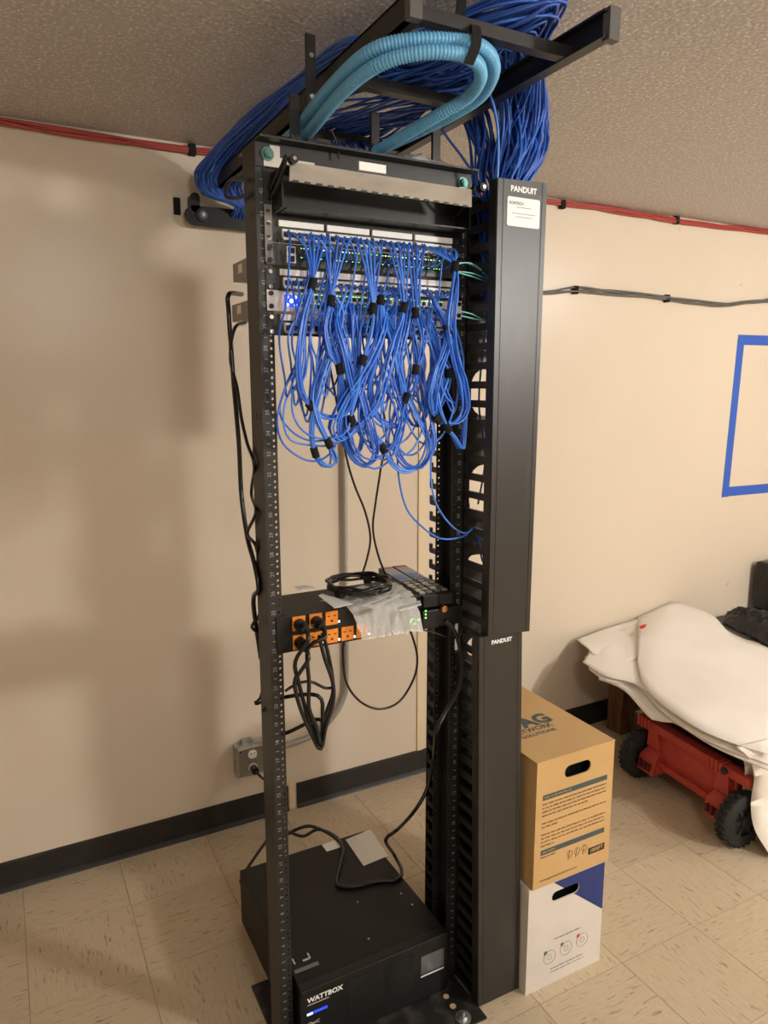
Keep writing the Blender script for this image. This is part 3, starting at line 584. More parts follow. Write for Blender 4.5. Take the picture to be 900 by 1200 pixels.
# big cable bundle
bun = thing('cable_bundle', 'big bundle of dark blue cables filling the ladder rack and spilling into the cable manager', 'cable bundle', (.05, .3, 2.3))
NB = 150
OUT_ = [at(u, v, Y=y) for u, v, y in ((262, 238, .9), (238, 226, .9), (229, 203, .88), (249, 174, .80), (291, 133, .58), (342, 94, .34), (402, 52, .05))]
INN_ = [at(u, v, Y=y) for u, v, y in ((315, 242, .9), (292, 237, .9), (282, 222, .87), (292, 200, .80), (325, 163, .56), (367, 120, .30), (440, 88, .05))]
for i in range(NB):
    s_ = random.random(); h = random.random(); ty = -.36 + .42 * random.random() ** 1.3; j = lambda r: random.uniform(-r, r)
    xo = -.058 + .19 * s_ * (.6 + .4 * h); zo = 2.285 + .07 * h; w = random.random() ** .8; dy = j(.05)
    P = [(.0 + j(.03), .985, 2.19 + j(.015))]
    P += [OUT_[q].lerp(INN_[q], w if q else 0.2 + .6 * w) + Vector((j(.006), dy * (q > 2) + j(.012), j(.005))) for q in range(6)]
    e = OUT_[6].lerp(INN_[6], w); P += [e + Vector((j(.012), dy, j(.006)))]
    xo = e.x + .03 + .05 * s_
    tx = xo + .08
    P += [(xo + .02, min(e.y - .02, ty + .16), zo + .004), (min(.2, tx), ty + .03, zo + .006), (.205 + j(.02), ty + j(.02), 2.32 + .03 * h)]
    fx = .315 + .05 * s_ + .02 * h
    P += [(.285 + j(.012), ty * .55 - .02 + j(.02), 2.325 + .022 * h), (fx + .025 + .045 * h, -.03 + .1 * (ty + .15) + j(.03), 2.275 + j(.02) + .015 * h), (fx + .02 + .05 * h * s_, -.03 + j(.05), 2.18 + j(.015)), (fx - .01, -.045 + j(.035), 2.09), (.335 + .045 * j(1), -.05 + j(.035), 1.98), (.33 + .045 * j(1), -.045 + j(.03), 1.86 + j(.05))]
    MB().tube(spline(P, .024), .0031, 0, 5).build('cable', random.choice(BUND), bun)
for i in range(40):      # strands that cross straight from the tray to the right and drop behind the right upright
    j = lambda r: random.uniform(-r, r)
    y = random.uniform(.0, .5); x0 = random.uniform(-.05, .1)
    P = [(x0 - .03, y + .45, 2.30 + j(.01)), (x0, y + .2, 2.295 + j(.012)), (x0 + .05, y, 2.295 + j(.015)), (x0 + .12, y - .1, 2.292 + j(.012)), (.24, y * .5 - .05, 2.322), (.30, y * .4 - .06, 2.318), (.335 + j(.02), y * .3 - .05, 2.25), (.33 + j(.03), y * .15 - .03, 2.12), (.33 + j(.04), -.03 + j(.03), 1.95)]
    MB().tube(spline(P, .024), .0031, 0, 5).build('cable', random.choice(BUND), bun)
for i in range(16):      # dark drop behind the conduits
    j = lambda r: random.uniform(-r, r); x = .09 + j(.045)
    P = [(x - .05, .75, 2.29), (x - .03, .5, 2.285 + j(.01)), (x, .35 + j(.03), 2.275), (x + .01, .29 + j(.02), 2.23), (x + .01, .28, 2.15), (x + j(.02), .27, 2.02)]
    MB().tube(spline(P, .024), .0031, 0, 5).build('cable', BUND[1], bun)
single('riser_cable', 'single blue cable bowing down across the gap right of the ladder support', 'cable', [at(u, v, Y=y) for u, v, y in ((505, 120, .1), (520, 155, .1), (540, 182, .08), (560, 212, .05), (573, 235, .0), (577, 262, -.03))], .0031, BUND[0])
single('riser_cable', 'single bright blue cable hanging in front of the waterfall of cables', 'cable', [at(u, v, Y=y) for u, v, y in ((552, 78, -.1), (572, 105, -.1), (582, 140, -.1), (584, 175, -.09), (582, 215, -.08), (576, 250, -.05))], .0031, BLUE[0])
# innerducts
def duct(pts, label):
    p = spline(pts, .0016); rad = [.0126 if (i // 2) % 2 else .0113 for i in range(len(p))]
    tag(MB().tube(p, .015, 0, 10, rad=rad).build('corrugated_conduit', DUCT), label, 'conduit')
duct([at(u, v, Z=z) for u, v, z in ((318, 180, 2.18), (345, 155, 2.20), (385, 105, 2.215), (430, 63, 2.225), (475, 48, 2.235), (530, 47, 2.24), (566, 56, 2.238), (579, 80, 2.232), (566, 110, 2.222), (535, 132, 2.21), (495, 152, 2.195), (452, 172, 2.18))], 'outer pale blue corrugated conduit looping under the ladder rack end')
duct([at(u, v, Z=z) for u, v, z in ((330, 190, 2.165), (362, 155, 2.18), (400, 110, 2.192), (440, 78, 2.20), (485, 63, 2.208), (530, 62, 2.21), (557, 72, 2.208), (563, 92, 2.202), (548, 114, 2.195), (515, 134, 2.18), (478, 156, 2.168), (440, 178, 2.155))], 'inner pale blue corrugated conduit looping under the ladder rack end')
def strap(pts, label, w=.012):
    P = [Vector(q) for q in pts]; mb = MB(); P = spline(P, .01)
    vs = []
    for i, p in enumerate(P): vs += [(p.x - w, p.y - .0012, p.z), (p.x + w, p.y - .0012, p.z), (p.x + w, p.y + .0012, p.z), (p.x - w, p.y + .0012, p.z)]
    fs = [(a * 4 + b_, a * 4 + (b_ + 1) % 4, a * 4 + 4 + (b_ + 1) % 4, a * 4 + 4 + b_) for a in range(len(P) - 1) for b_ in range(4)]; mb.add(vs, fs)
    tag(mb.build('cable_strap', BLKF), label, 'strap')
a = at(551, 25, Z=2.29); b_ = at(549, 75, Z=2.19)
strap([a, a.lerp(b_, .3) + Vector((0, -.02, 0)), a.lerp(b_, .7) + Vector((0, -.02, 0)), b_], 'black strap holding up the two pale blue conduits', .0095)
strap([at(541, -12, Z=2.36), at(540, 10, Z=2.33), at(535, 40, Z=2.285)], 'black strap over the blue cables at the ladder end', .010)
# plastic scrap on the rack top
def crumple(name, label, cx, cy, cz, lx, ly, h, seed, rot=0, m=CLEAR, nx=16, ny=12, parts=None):
    rnd = random.Random(seed); hs_ = [[rnd.random() for _ in range(ny + 1)] for _ in range(nx + 1)]; mb = MB(); vs = []
    for i in range(nx + 1):
        for j in range(ny + 1):
            u, v = i / nx - .5, j / ny - .5; e = max(0, 1 - (2 * abs(u)) ** 4) * max(0, 1 - (2 * abs(v)) ** 4)
            x = u * lx + rnd.uniform(-.2, .2) * lx / nx; y = v * ly + rnd.uniform(-.2, .2) * ly / ny
            c, s__ = math.cos(rot), math.sin(rot); vs.append((cx + x * c - y * s__, cy + x * s__ + y * c, cz + h * (.15 + .85 * hs_[i][j]) * e + .001))
    fs = [(i * (ny + 1) + j, (i + 1) * (ny + 1) + j, (i + 1) * (ny + 1) + j + 1, i * (ny + 1) + j + 1) for i in range(nx) for j in range(ny)]
    mb.add(vs, fs, 0, True); return mb
tag(crumple('b', '', .15, .03, H, .16, .08, .03, 3, .1).build('plastic_bag', CLEAR), 'small crumpled clear plastic bag lying on the rack top', 'plastic bag')
single('cable_tie', 'thin black cable tie sticking up from the left of the rack top', 'cable tie', [at(u, v, Y=-.02) for u, v in ((397, 186), (395, 168), (388, 152))], .0022, CORD)

# ------------------------------------------------------------------ things on the walls
def run(name, label, cat, pts, n, r, m, clips, group=None):
    t = thing(name, label, cat, pts[0])
    for i in range(n):
        a = 2 * math.pi * i / n; P = [Vector(p) + Vector((0, -.001 - abs(rball(1).y) * .006, .008 * math.sin(a + k * 1.3) * (1 + .6 * math.sin(k * 2.1 + i)))) for k, p in enumerate(pts)]
        MB().tube(spline(P, .03), r, 0, 6).build('cable', m, t)
    for c in clips: MB().box(c[0] - .012, c[0] + .012, .978, .9995, c[1] - .017, c[1] + .017).build('clip', BLKF, t, bevel=.003)
    return t
run('red_cable_run', 'red alarm cables clipped along the top of the back wall under the ceiling', 'cables', [(x, .988, 2.392 + .006 * math.sin(x * 5)) for x in [-2.2 + .28 * k for k in range(24)]], 5, .0042, REDC, [(-.135, 2.39), (1.40, 2.388), (2.08, 2.392)])
run('grey_cable_run', 'grey cables sagging along the back wall right of the rack', 'cables', [(x, .985, z) for x, z in ((.75, 2.03), (1.05, 2.025), (1.33, 2.03), (1.5, 2.05), (1.72, 2.052), (2.05, 2.045), (2.25, 2.035), (2.45, 2.035), (2.65, 2.055), (2.9, 2.075), (3.4, 2.06), (4.0, 2.05), (4.58, 2.06))], 3, .0045, GREYC, [(1.49, 2.05), (2.05, 2.043)])
tag(MB().box(-.2, -.178, .994, .9995, 2.19, 2.243).build('hook_tape', BLKF, bevel=.002), 'small black piece of hook tape stuck on the wall left of the bracket', 'tape')
tz = MB()
A = [at(u, v, Y=.9992) for u, v in ((865, 397), (847, 580))]; tw = .052
tape = thing('masking_tape_frame', 'blue masking tape rectangle marked out on the right of the back wall', 'tape', (2.6, 1, 1.5))
quad = MB().prism([(2.560, 1.065), (2.612, 1.065), (2.640, 1.878), (2.588, 1.878)], .9985, .9998, 'y'); quad.build('tape_strip', TAPE, tape)
MB().prism([(2.590, 1.845), (3.6, 1.852), (3.6, 1.902), (2.588, 1.895)], .9978, .9985, 'y').build('tape_strip', TAPE, tape)
MB().prism([(2.560, 1.068), (3.6, 1.055), (3.6, 1.105), (2.562, 1.118)], .9978, .9985, 'y').build('tape_strip', TAPE, tape)
MB().prism([(3.55, 1.06), (3.602, 1.06), (3.602, 1.895), (3.55, 1.895)], .9985, .9998, 'y').build('tape_strip', TAPE, tape)
ob = thing('outlet_box', 'small galvanised outlet box on the wall above the black baseboard', 'outlet', (-.02, .97, .27))
MB().box(-.078, .036, .952, .9995, .212, .33).build('box', GALV, ob, bevel=.003)
MB().box(-.074, .032, .9475, .952, .216, .326).build('cover_plate', mat('steel_cover', (.6, .58, .52, 1), .28, .85), ob, bevel=.002)
for z in (.244, .298):
    rc = MB().cyl((-.02, .9455, z), .017, .003, 'y', 20, 0)
    for dx in (-.006, .006): rc.box(-.02 + dx - .0012, -.02 + dx + .0012, .945, .9465, z - .001, z + .008, 1)
    rc.build('receptacle', [JACK, PORT], ob)
for x, z in ((-.066, .318), (.024, .318), (-.066, .224), (.024, .224)): MB().cyl((x, .945, z), .004, .003, 'y', 10).build('screw', CHROME, ob)
MB().box(-.05, -.01, .975, .9995, .33, .342).build('clip', GALV, ob)
single('metal_conduit', 'grey metal conduit running down the back wall and bending to the outlet box', 'conduit', [(.386, .983, 2.395), (.386, .983, 1.6), (.384, .983, .9), (.382, .983, .5), (.368, .983, .42), (.33, .983, .36), (.26, .983, .305), (.18, .983, .285), (.04, .983, .277)], .0105, mat('conduit_grey', (.42, .41, .39, 1), .35, .5), k=10, step=.02)

# ------------------------------------------------------------------ power strip on the shelf
pd = thing('power_strip_unit', 'black rack power unit with square orange outlets, left half uncovered', 'power unit', (0, 0, 1.05))
MB().box(-.222, .222, .0, .17, 1.052, 1.136).build('case', UPSM, pd, bevel=.006)
MB().box(-.2413, .2413, -.004, 0, 1.052, 1.138).build('faceplate', BLKP, pd, bevel=.001)
OUT = []
for z, xs in ((1.118, (-.188, -.147, -.107)), (1.074, (-.188, -.147, -.107, -.067, -.028))):
    for x in xs:
        om = MB().box(x - .0155, x + .0155, -.0075, -.004, z - .0165, z + .0165, 0)
        om.box(x - .011, x - .004, -.0078, -.0074, z + .004, z + .0065, 1); om.box(x + .004, x + .011, -.0078, -.0074, z + .004, z + .0065, 1); om.cyl((x, -.0079, z - .007), .003, .0006, 'y', 10, 1)
        om.build('outlet', [ORANGE, PORT], pd, bevel=.0012)
        MB().cyl((x + .0195, -.0055, z - .012), .0025, .002, 'y', 8).build('indicator', LEDW, pd)
def plugcord(x, z, pts, label):
    t = thing('plug_cable', label, 'power cord', (x, -.01, z), 'black plugs in the orange outlets' if False else None)
    pm = MB().cyl((x, -.03, z), .014, .022, 'y', 14); pm.cyl((x, -.046, z - .002), .009, .018, 'y', 12, r2=.0135); pm.build('plug', BLKP, t)
    MB().tube(spline([(x, -.045, z - .004), (x, -.062, z - .02)] + pts), .0048, 0, 7).build('cord', CORD, t)
f = lambda L, y: [at(u, v, Y=y) for u, v in L]
plugcord(-.188, 1.116, f([(346, 775), (350, 800), (362, 845), (370, 868), (374, 877), (378, 868), (378, 840), (372, 815)], -.045) + [Vector((-.23, .03, .93)), Vector((-.262, .05, .90))], 'black plug and cord in the upper left orange outlet')
plugcord(-.147, 1.116, f([(361, 760), (362, 800), (362, 830), (370, 850), (376, 872)], -.055) + [Vector((-.13, .02, .86)), Vector((-.2, .05, .83)), Vector((-.24, .1, .8))], 'black plug and cord in the second upper orange outlet')
plugcord(-.188, 1.073, f([(350, 790), (345, 800), (352, 830), (366, 862), (376, 878), (382, 850), (390, 825), (390, 800), (380, 770), (374, 745)], -.05), 'black plug and cord in the lower left orange outlet')
single('power_cable', 'black cord hanging from the third upper outlet beside the other loops', 'power cord', f([(378, 742), (383, 760), (389, 790), (390, 812), (384, 830), (378, 850), (376, 875)], -.03) + [Vector((-.14, .04, .84))], .0046, CORD)
single('power_cable', 'thin black cord crossing below the orange outlets into the left upright', 'power cord', f([(334, 810), (345, 803), (362, 798), (380, 806), (388, 806)], -.02), .0035, CORD)
single('power_cable', 'small black cord loop sticking out at the bottom left of the left upright', 'power cord', [Vector((-.24, .06, .93))] + f([(312, 818), (302, 825), (299, 823), (305, 818)], .1) + [Vector((-.24, .1, .95))], .0035, CORD)
single('power_cable', 'small black cord loop beside the left upright just above the orange outlets', 'power cord', [Vector((-.24, .1, 1.2))] + f([(304, 720), (297, 730), (295, 735), (300, 740), (306, 742)], .1) + [Vector((-.24, .1, 1.08))], .0035, CORD)
single('thin_cable', 'thin black cord hanging in a big round loop below the shelf', 'cord', f([(403, 748), (402, 770), (406, 800), (422, 822), (445, 831), (468, 822), (485, 795), (489, 770), (483, 745), (478, 734)], .05), .003, CORD)
# shelf things
def metal_stick(x, dx, label):
    t = thing('transceiver_strip', label, 'electronics strip', (x, .1, 1.1))
    M = Matrix.Translation((x, .0, 1.138)) @ Matrix.Rotation(math.radians(-6), 4, 'Z')
    MB().box(-.0205, .0205, -.02, .285, -.03, 0, 0, M).build('body', BLKP, t, bevel=.002)
    MB().box(-.0185, .0185, .13, .262, 0, .0008, 0, M).build('label_plate', mat('grey_label', (.5, .53, .58, 1), .5), t)
    MB().box(-.0185, .0185, .262, .28, 0, .001, 0, M).build('red_band', mat('red_band', (.6, .1, .07, 1), .5), t)
    MB().box(-.016, .012, .14, .19, .0009, .0013, 0, M).build('blue_band', mat('blue_band', (.2, .34, .75, 1), .5), t)
    for k in range(5):
        for d in (-.012, .008): MB().box(d - .007, d + .008, .005 + k * .023, .020 + k * .023, 0, .003, 0, M).build('chip', (GALV, GREYBOX, JACK, STEEL)[(k * 2 + (d > 0)) % 4], t)
metal_stick(.157, 0, 'left of two black electronics strips with grey labels on the shelf right end')
metal_stick(.201, 0, 'right of two black electronics strips, touching the right upright')
md = thing('media_converter', 'small black converter box with green lights under the electronics strips', 'converter', (.17, 0, 1.06))
MB().box(.1, .2235, -.02, .16, 1.048, 1.104).build('case', BLKP, md, bevel=.002) if False else MB().box(.125, .2415, -.03, -.0045, 1.058, 1.104).build('case', BLKP, md, bevel=.002)
for k, (u, v) in enumerate(((499, 716), (499, 720), (499, 724), (481, 729), (486, 731), (491, 727), (483, 726))):
    p = at(u, v, Y=-.031); MB().cyl((p.x, -.0315, p.z), .0022, .0015, 'y', 8).build('indicator', LEDG, md)
p = at(519.5, 713, Y=-.031); MB().cyl((p.x, -.036, p.z), .008, .006, 'y', 14).ring((p.x, -.037, p.z), .007, .0018, 'y', 16, 6).build('connector', mat('brass_ring', (.5, .22, .06, 1), .3, .8), md)
bag = thing('parts_bag', 'crumpled clear bag with white paper tags lying over the power unit', 'plastic bag', (.03, .08, 1.14))
mb = MB(); nx, ny = 26, 22; rnd = random.Random(5); vs = []
c00, c10, c11, c01 = at(420, 742, Y=-.022), at(492, 722, Y=-.036), at(462, 680, Z=1.146), at(374, 702, Z=1.146)
for i in range(nx + 1):
    for j in range(ny + 1):
        a, b_ = i / nx, j / ny; q = c00.lerp(c10, a).lerp(c01.lerp(c11, a), b_); e = math.sin(math.pi * a) ** .4 * (1 if b_ < 1 else .3)
        zz = q.z if b_ < 0.02 else max(q.z, 1.06 + .085 * min(1, b_ * 3.2) ** .6)
        zz = 1.062 + (1.143 - 1.062) * min(1, b_ * 3.0) ** .7
        vs.append((q.x + rnd.uniform(-.003, .003), min(q.y, 0.2) - .004 + rnd.uniform(-.004, 0) - (.012 if b_ < .3 else 0), zz + rnd.uniform(0, .010) * e))
mb.add(vs, [(i * (ny + 1) + j, (i + 1) * (ny + 1) + j, (i + 1) * (ny + 1) + j + 1, i * (ny + 1) + j + 1) for i in range(nx) for j in range(ny)], 0, True)
mb.build('film', CLEAR, bag)
def slip(name, pts, z, parent, txt=None, rot=0):
    P = [at(u, v, Z=z) for u, v in pts]; mb = MB(); mb.add([tuple(p) for p in P] + [(p.x, p.y, p.z + .0008) for p in P], [(0, 1, 2, 3), (7, 6, 5, 4), (0, 4, 5, 1), (1, 5, 6, 2), (2, 6, 7, 3), (3, 7, 4, 0)], 0)
    if txt:
        ex = (P[1] - P[0]); c = (P[0] + P[1] + P[2] + P[3]) / 4; an = math.atan2(ex.y, ex.x)
        mb.text(txt, .012, Matrix.Translation((c.x, c.y, z + .0012)) @ Matrix.Rotation(an, 4, 'Z'), 1, 'CENTER')
    return mb.build(name, [WHT, BLKINK], parent)
slip('paper_tag', [(373, 698), (378, 696), (402, 706), (412, 709)][:2] + [(414, 708), (392, 713)], 1.162, bag)
slip('paper_tag', [(424, 710), (458, 697), (470, 697), (438, 714)], 1.164, bag, 'PATCH CORD')
slip('paper_tag', [(466, 711), (492, 704), (494, 709), (468, 716)], 1.160, bag, 'PATCHCORD')
slip('paper_tag', [(404, 693), (425, 686), (440, 690), (420, 698)], 1.160, bag)
co = thing('coiled_cable', 'coil of thin black cable lying on the clear bag', 'coiled cable', (.05, .15, 1.16))
cc = (at(385, 690, Z=1.165) + at(456, 688, Z=1.165)) / 2; R0 = .072
P = []
for k in range(150):
    a = 2 * math.pi * 6 * k / 149; rr = R0 * (1 + .08 * math.sin(k * 1.9) * .6 + .06 * math.sin(a * .37)); P.append((cc.x + rr * math.cos(a), cc.y + rr * 1.05 * math.sin(a), 1.170 + .012 * (.5 + .5 * math.sin(k * .11)) + .004 * math.sin(a * 2 + k * .2)))
MB().tube(spline(P, .012), .0034, 0, 6).build('cable', CORD, co)
for aa in (.8, 3.6): MB().tube([(cc.x + R0 * math.cos(aa + d), cc.y + R0 * math.sin(aa + d), 1.169) for d in (-.12, 0, .12)], .0125, 0, 10).build('twist_tie', CORD, co)
tag(MB().prism([(p.x, p.y) for p in (at(345, 688, Z=1.137), at(358, 686, Z=1.137), at(370, 689, Z=1.137), at(352, 692, Z=1.137))], 1.1365, 1.138, 'z').build('paper_scrap', WHT), 'small white paper scrap lying on the back edge of the power unit', 'paper')
for k, pts in enumerate(([(400, 500), (407, 540), (416, 570), (428, 600), (434, 630), (430, 655), (424, 674)], [(452, 500), (446, 550), (440, 590), (437, 620), (443, 650), (452, 674)])):
    single('thin_cable', ('left' if k == 0 else 'right') + ' of two thin black cords hanging from the switches to the shelf', 'cord', [Vector((JX[6 + k * 6], .06, 1.79))] + f(pts, .12), .0028, CORD)
single('power_cable', 'black cord curling from the power unit down the right upright onto the battery unit', 'power cord', f([(521, 727), (530, 735), (538, 755), (542, 785), (536, 812), (522, 835), (511, 860)], -.05) + f([(508, 890), (500, 925), (486, 950)], .1) + f([(466, 972), (452, 984)], .25) + [at(u, v, Z=.19) for u, v in ((462, 1002), (471, 1020), (465, 1031), (440, 1033), (415, 1039), (395, 1036), (398, 1015), (402, 995), (394, 983), (380, 974), (362, 968), (345, 973), (330, 982))], .0055, CORD, k=8)
single('power_cable', 'black cord crossing on the floor behind the left upright to the battery unit', 'power cord', [at(u, v, Z=.19) for u, v in ((402, 990), (390, 978), (372, 972), (355, 980), (338, 975), (322, 974))] + [Vector((-.2, .5, .15)), Vector((-.19, .52, .1))], .005, CORD, k=8)
single('thin_cable', 'thin cord looping from the power unit right end over to the cable manager', 'cord', f([(492, 737), (510, 742), (530, 748), (540, 744), (541, 735)], -.03), .0022, CORD)
# cords at the left of the rack
single('power_cable', 'thick black power cord dropping left of the rack from the switches to the outlet', 'power cord', [Vector((-.2, .3, 1.87))] + [at(u, v, X=-.262) for u, v in ((268, 345), (268, 365), (270, 395), (274, 450), (280, 520), (283, 580), (290, 630), (298, 660), (303, 690))] + [Vector((-.26, .1, 1.15)), Vector((-.24, .12, 1.0))], .0055, CORD)
single('power_cable', 'thinner black power cord weaving left of the rack upright', 'power cord', [Vector((-.2, .28, 1.80))] + [at(u, v, X=-.262) for u, v in ((275, 385), (270, 420), (278, 455), (283, 490), (290, 520), (298, 545))] + [Vector((-.24, .15, 1.4))] + [at(u, v, X=-.262) for u, v in ((300, 600), (290, 625), (300, 640))] + [Vector((-.24, .1, 1.22))], .004, CORD)
pc = thing('plug_cable', 'black plug in the galvanised outlet box with its cord falling behind the upright', 'power cord', (-.01, .93, .25))
MB().cyl((-.02, .915, .244), .0135, .03, 'y', 14).build('plug', BLKP, pc)
MB().tube(spline([(-.02, .915, .244), (-.01, .885, .235), (.02, .87, .2), (.04, .85, .12), (.03, .8, .01), (-.05, .7, .008), (-.12, .6, .01)]), .005, 0, 7).build('cord', CORD, pc)
eb = thing('cable_spool_bracket', 'small black bracket above the upper switch behind the left upright', 'bracket', (-.23, .26, 1.95)) if False else None

# ------------------------------------------------------------------ battery unit
ups = thing('battery_unit', 'large black rack battery backup with a blue light on the floor in the rack', 'battery backup', (0, 0, 0))
MB().box(-.213, .213, .0, .485, .0062, .184).build('case', UPSM, ups, bevel=.002)
fc = MB().box(-.2155, .2155, -.03, -.0005, .0064, .184); fc.build('front_panel', BLKP, ups, bevel=.004)
v_ = MB()
for k in range(17):
    z = .058 + k * .0062; v_.box(-.085 + .0, .012, -.0315, -.0295, z, z + .003); v_.box(.03, .105, -.0315, -.0295, z, z + .003)
v_.build('vent_slats', BLK, ups)
MB().box(.0185, .0205, -.0312, -.0295, .012, .178).build('panel_seam', PORT, ups)
MB().box(.128, .200, -.0315, -.0295, .088, .142).build('screen', mat('screen_grey', (.10, .10, .105, 1), .15), ups)
MB().box(.128, .200, -.0315, -.0295, .079, .082).build('screen_bar', WHT, ups)
MB().text('WATTBOX', .019, FRONT(-.198, -.0306, .152), 0, bold=.0007).box(-.198, -.14, -.0307, -.0303, .139, .1402).build('lettering', WHT, ups)
MB().text('OvrC', .013, FRONT(-.197, -.0306, .085), 0, bold=.0004).build('lettering', PRINTW, ups)
MB().box(-.2, -.145, -.0315, -.0295, .112, .118, 0).box(-.2, -.185, -.0318, -.0315, .112, .118, 1).build('status_light', [LEDB, LEDBW], ups)
tp = MB(); Mz = Matrix.Translation((-.185, .03, .1846)); tp.box(-.02, .045, 0, .012, 0, .0004, 0, Mz); tp.box(-.012, -.008, .03, .05, 0, .0004, 1, Mz); tp.box(.012, .03, .028, .034, 0, .0004, 1, Mz); tp.box(.03, .034, .03, .05, 0, .0004, 1, Mz)
tp.build('warning_print', [GREYP, PRINTW], ups)
mb = MB(); P = [at(u, v, Z=.1848) for u, v in ((405, 984), (434, 972), (455, 1003), (426, 1015))]; mb.add([tuple(p) for p in P] + [(p.x, p.y, p.z + .0006) for p in P], [(3, 2, 1, 0), (4, 5, 6, 7), (0, 1, 5, 4), (1, 2, 6, 5), (2, 3, 7, 6), (3, 0, 4, 7)]); mb.build('spec_plate', mat('silver_sticker', (.6, .6, .58, 1), .3, .7), ups)
mb = MB(); P = [at(u, v, Z=.1849) for u, v in ((377, 990), (398, 983), (402, 992), (383, 998))]; mb.add([tuple(p) for p in P] + [(p.x, p.y, p.z + .0006) for p in P], [(3, 2, 1, 0), (4, 5, 6, 7), (0, 1, 5, 4), (1, 2, 6, 5), (2, 3, 7, 6), (3, 0, 4, 7)]); mb.build('small_sticker', WHT, ups)
for u, v in ((419, 1057), (470, 1047), (483, 1060), (432, 1100)):
    p = at(u, v, Z=.1845); MB().cyl((p.x, p.y, .184), .003, .001, 'z', 8).build('screw', GALV, ups)

# ------------------------------------------------------------------ cable boxes
def words(mb, x0, x1, z, h, y, m, rnd, last=1.0):
    x = x0
    while x < x0 + (x1 - x0) * last:
        w = rnd.uniform(.006, .02); e = min(x + w, x0 + (x1 - x0) * last); k = x
        while k < e - .001: mb.box(k, min(k + .0015, e), y - .0003, y, z - h / 2 * rnd.uniform(.7, 1), z + h / 2 * rnd.uniform(.7, 1.2), m); k += .0029
        x = e + .0035
def cable_box(name, label, x0, x1, y0, y1, z0, z1, hole, mats, draw):
    t = thing(name, label, 'box', ((x0 + x1) / 2, (y0 + y1) / 2, z0)); th = .004
    b = MB().holed(x0, x1, z0, z1, stadium(*hole), y0, y0 + th); b.box(x0, x0 + th, y0 + th, y1, z0, z1); b.box(x1 - th, x1, y0 + th, y1, z0, z1); b.box(x0 + th, x1 - th, y1 - th, y1, z0, z1); b.box(x0 + th, x1 - th, y0 + th, y1 - th, z0, z0 + th)
    b.build('carton', mats[0], t)
    MB().box(x0 - .0015, x1 + .0015, y0 - .001, y1, z1, z1 + .004).build('lid', mats[0], t, bevel=.0015)
    MB().box(x0 + .03, x1 - .03, y0 + .05, y1 - .03, z0 + .02, z1 - .03).build('cable_reel_inside', BLKF, t)
    pr = MB(); draw(pr); o = pr.build('printed_text', mats, t); o['kind'] = 'stuff'; return t
WB = (.393, .664, -.145, .27, .0, .318); rnd = random.Random(11)
def draw_white(mb):
    x0, x1, y0, y1, z0, z1 = WB; y = y0 - .0004
    hc = at(663, 1045.5, Y=-.145); k = x0 + .085; zt = z1 - .001
    while k < x1 - 1e-4:      # navy corner, cut round the hand hole
        k2 = min(k + .002, x1); zb = [zt - .15 * (q - x0 - .085) / (x1 - x0 - .085) for q in (k, k2)]; xm = (k + k2) / 2 - hc.x
        if abs(xm) < .049:
            hh = .015 if abs(xm) < .034 else math.sqrt(max(0, .015 ** 2 - (abs(xm) - .034) ** 2)); a_, b_ = hc.z + hh, hc.z - hh
            mb.add([(k, y, max(zb[0], a_)), (k2, y, max(zb[1], a_)), (k2, y, zt), (k, y, zt)], [(0, 1, 2, 3)], 1)
            if b_ > max(zb): mb.add([(k, y, zb[0]), (k2, y, zb[1]), (k2, y, b_), (k, y, b_)], [(0, 1, 2, 3)], 1)
        else: mb.add([(k, y, zb[0]), (k2, y, zb[1]), (k2, y, zt), (k, y, zt)], [(0, 1, 2, 3)], 1)
        k = k2
    for k, cx in enumerate((.474, .533, .592)):
        mb.ring((cx, y, .088 + .004 * k), .021, .0005, 'y', 28, 4, 2); mb.ring((cx, y, .088 + .004 * k), .008, .0005, 'y', 14, 4, 2); mb.cyl((cx - .015, y - .0003, .106 + .004 * k), .006, .0006, 'y', 14, 4 if k == 2 else 3)
        mb.text('123'[k], .008, FRONT(cx - .015, y - .0006, .106 + .004 * k), 0, 'CENTER')
    words(mb, .49, .585, .138, .004, y, 2, rnd); words(mb, .478, .6, .048, .004, y, 2, rnd); words(mb, .478, .6, .037, .003, y, 2, rnd)
cable_box('cable_carton', 'white cardboard carton with a navy corner, under the brown carton', *WB, (at(663, 1045.5, Y=-.145).x, at(663, 1045.5, Y=-.145).z, .098, .03), [WCARD, NAVY, GREYP, GRN, REDP], draw_white)
BB = (.401, .671, -.15, .29, .3225, .686)
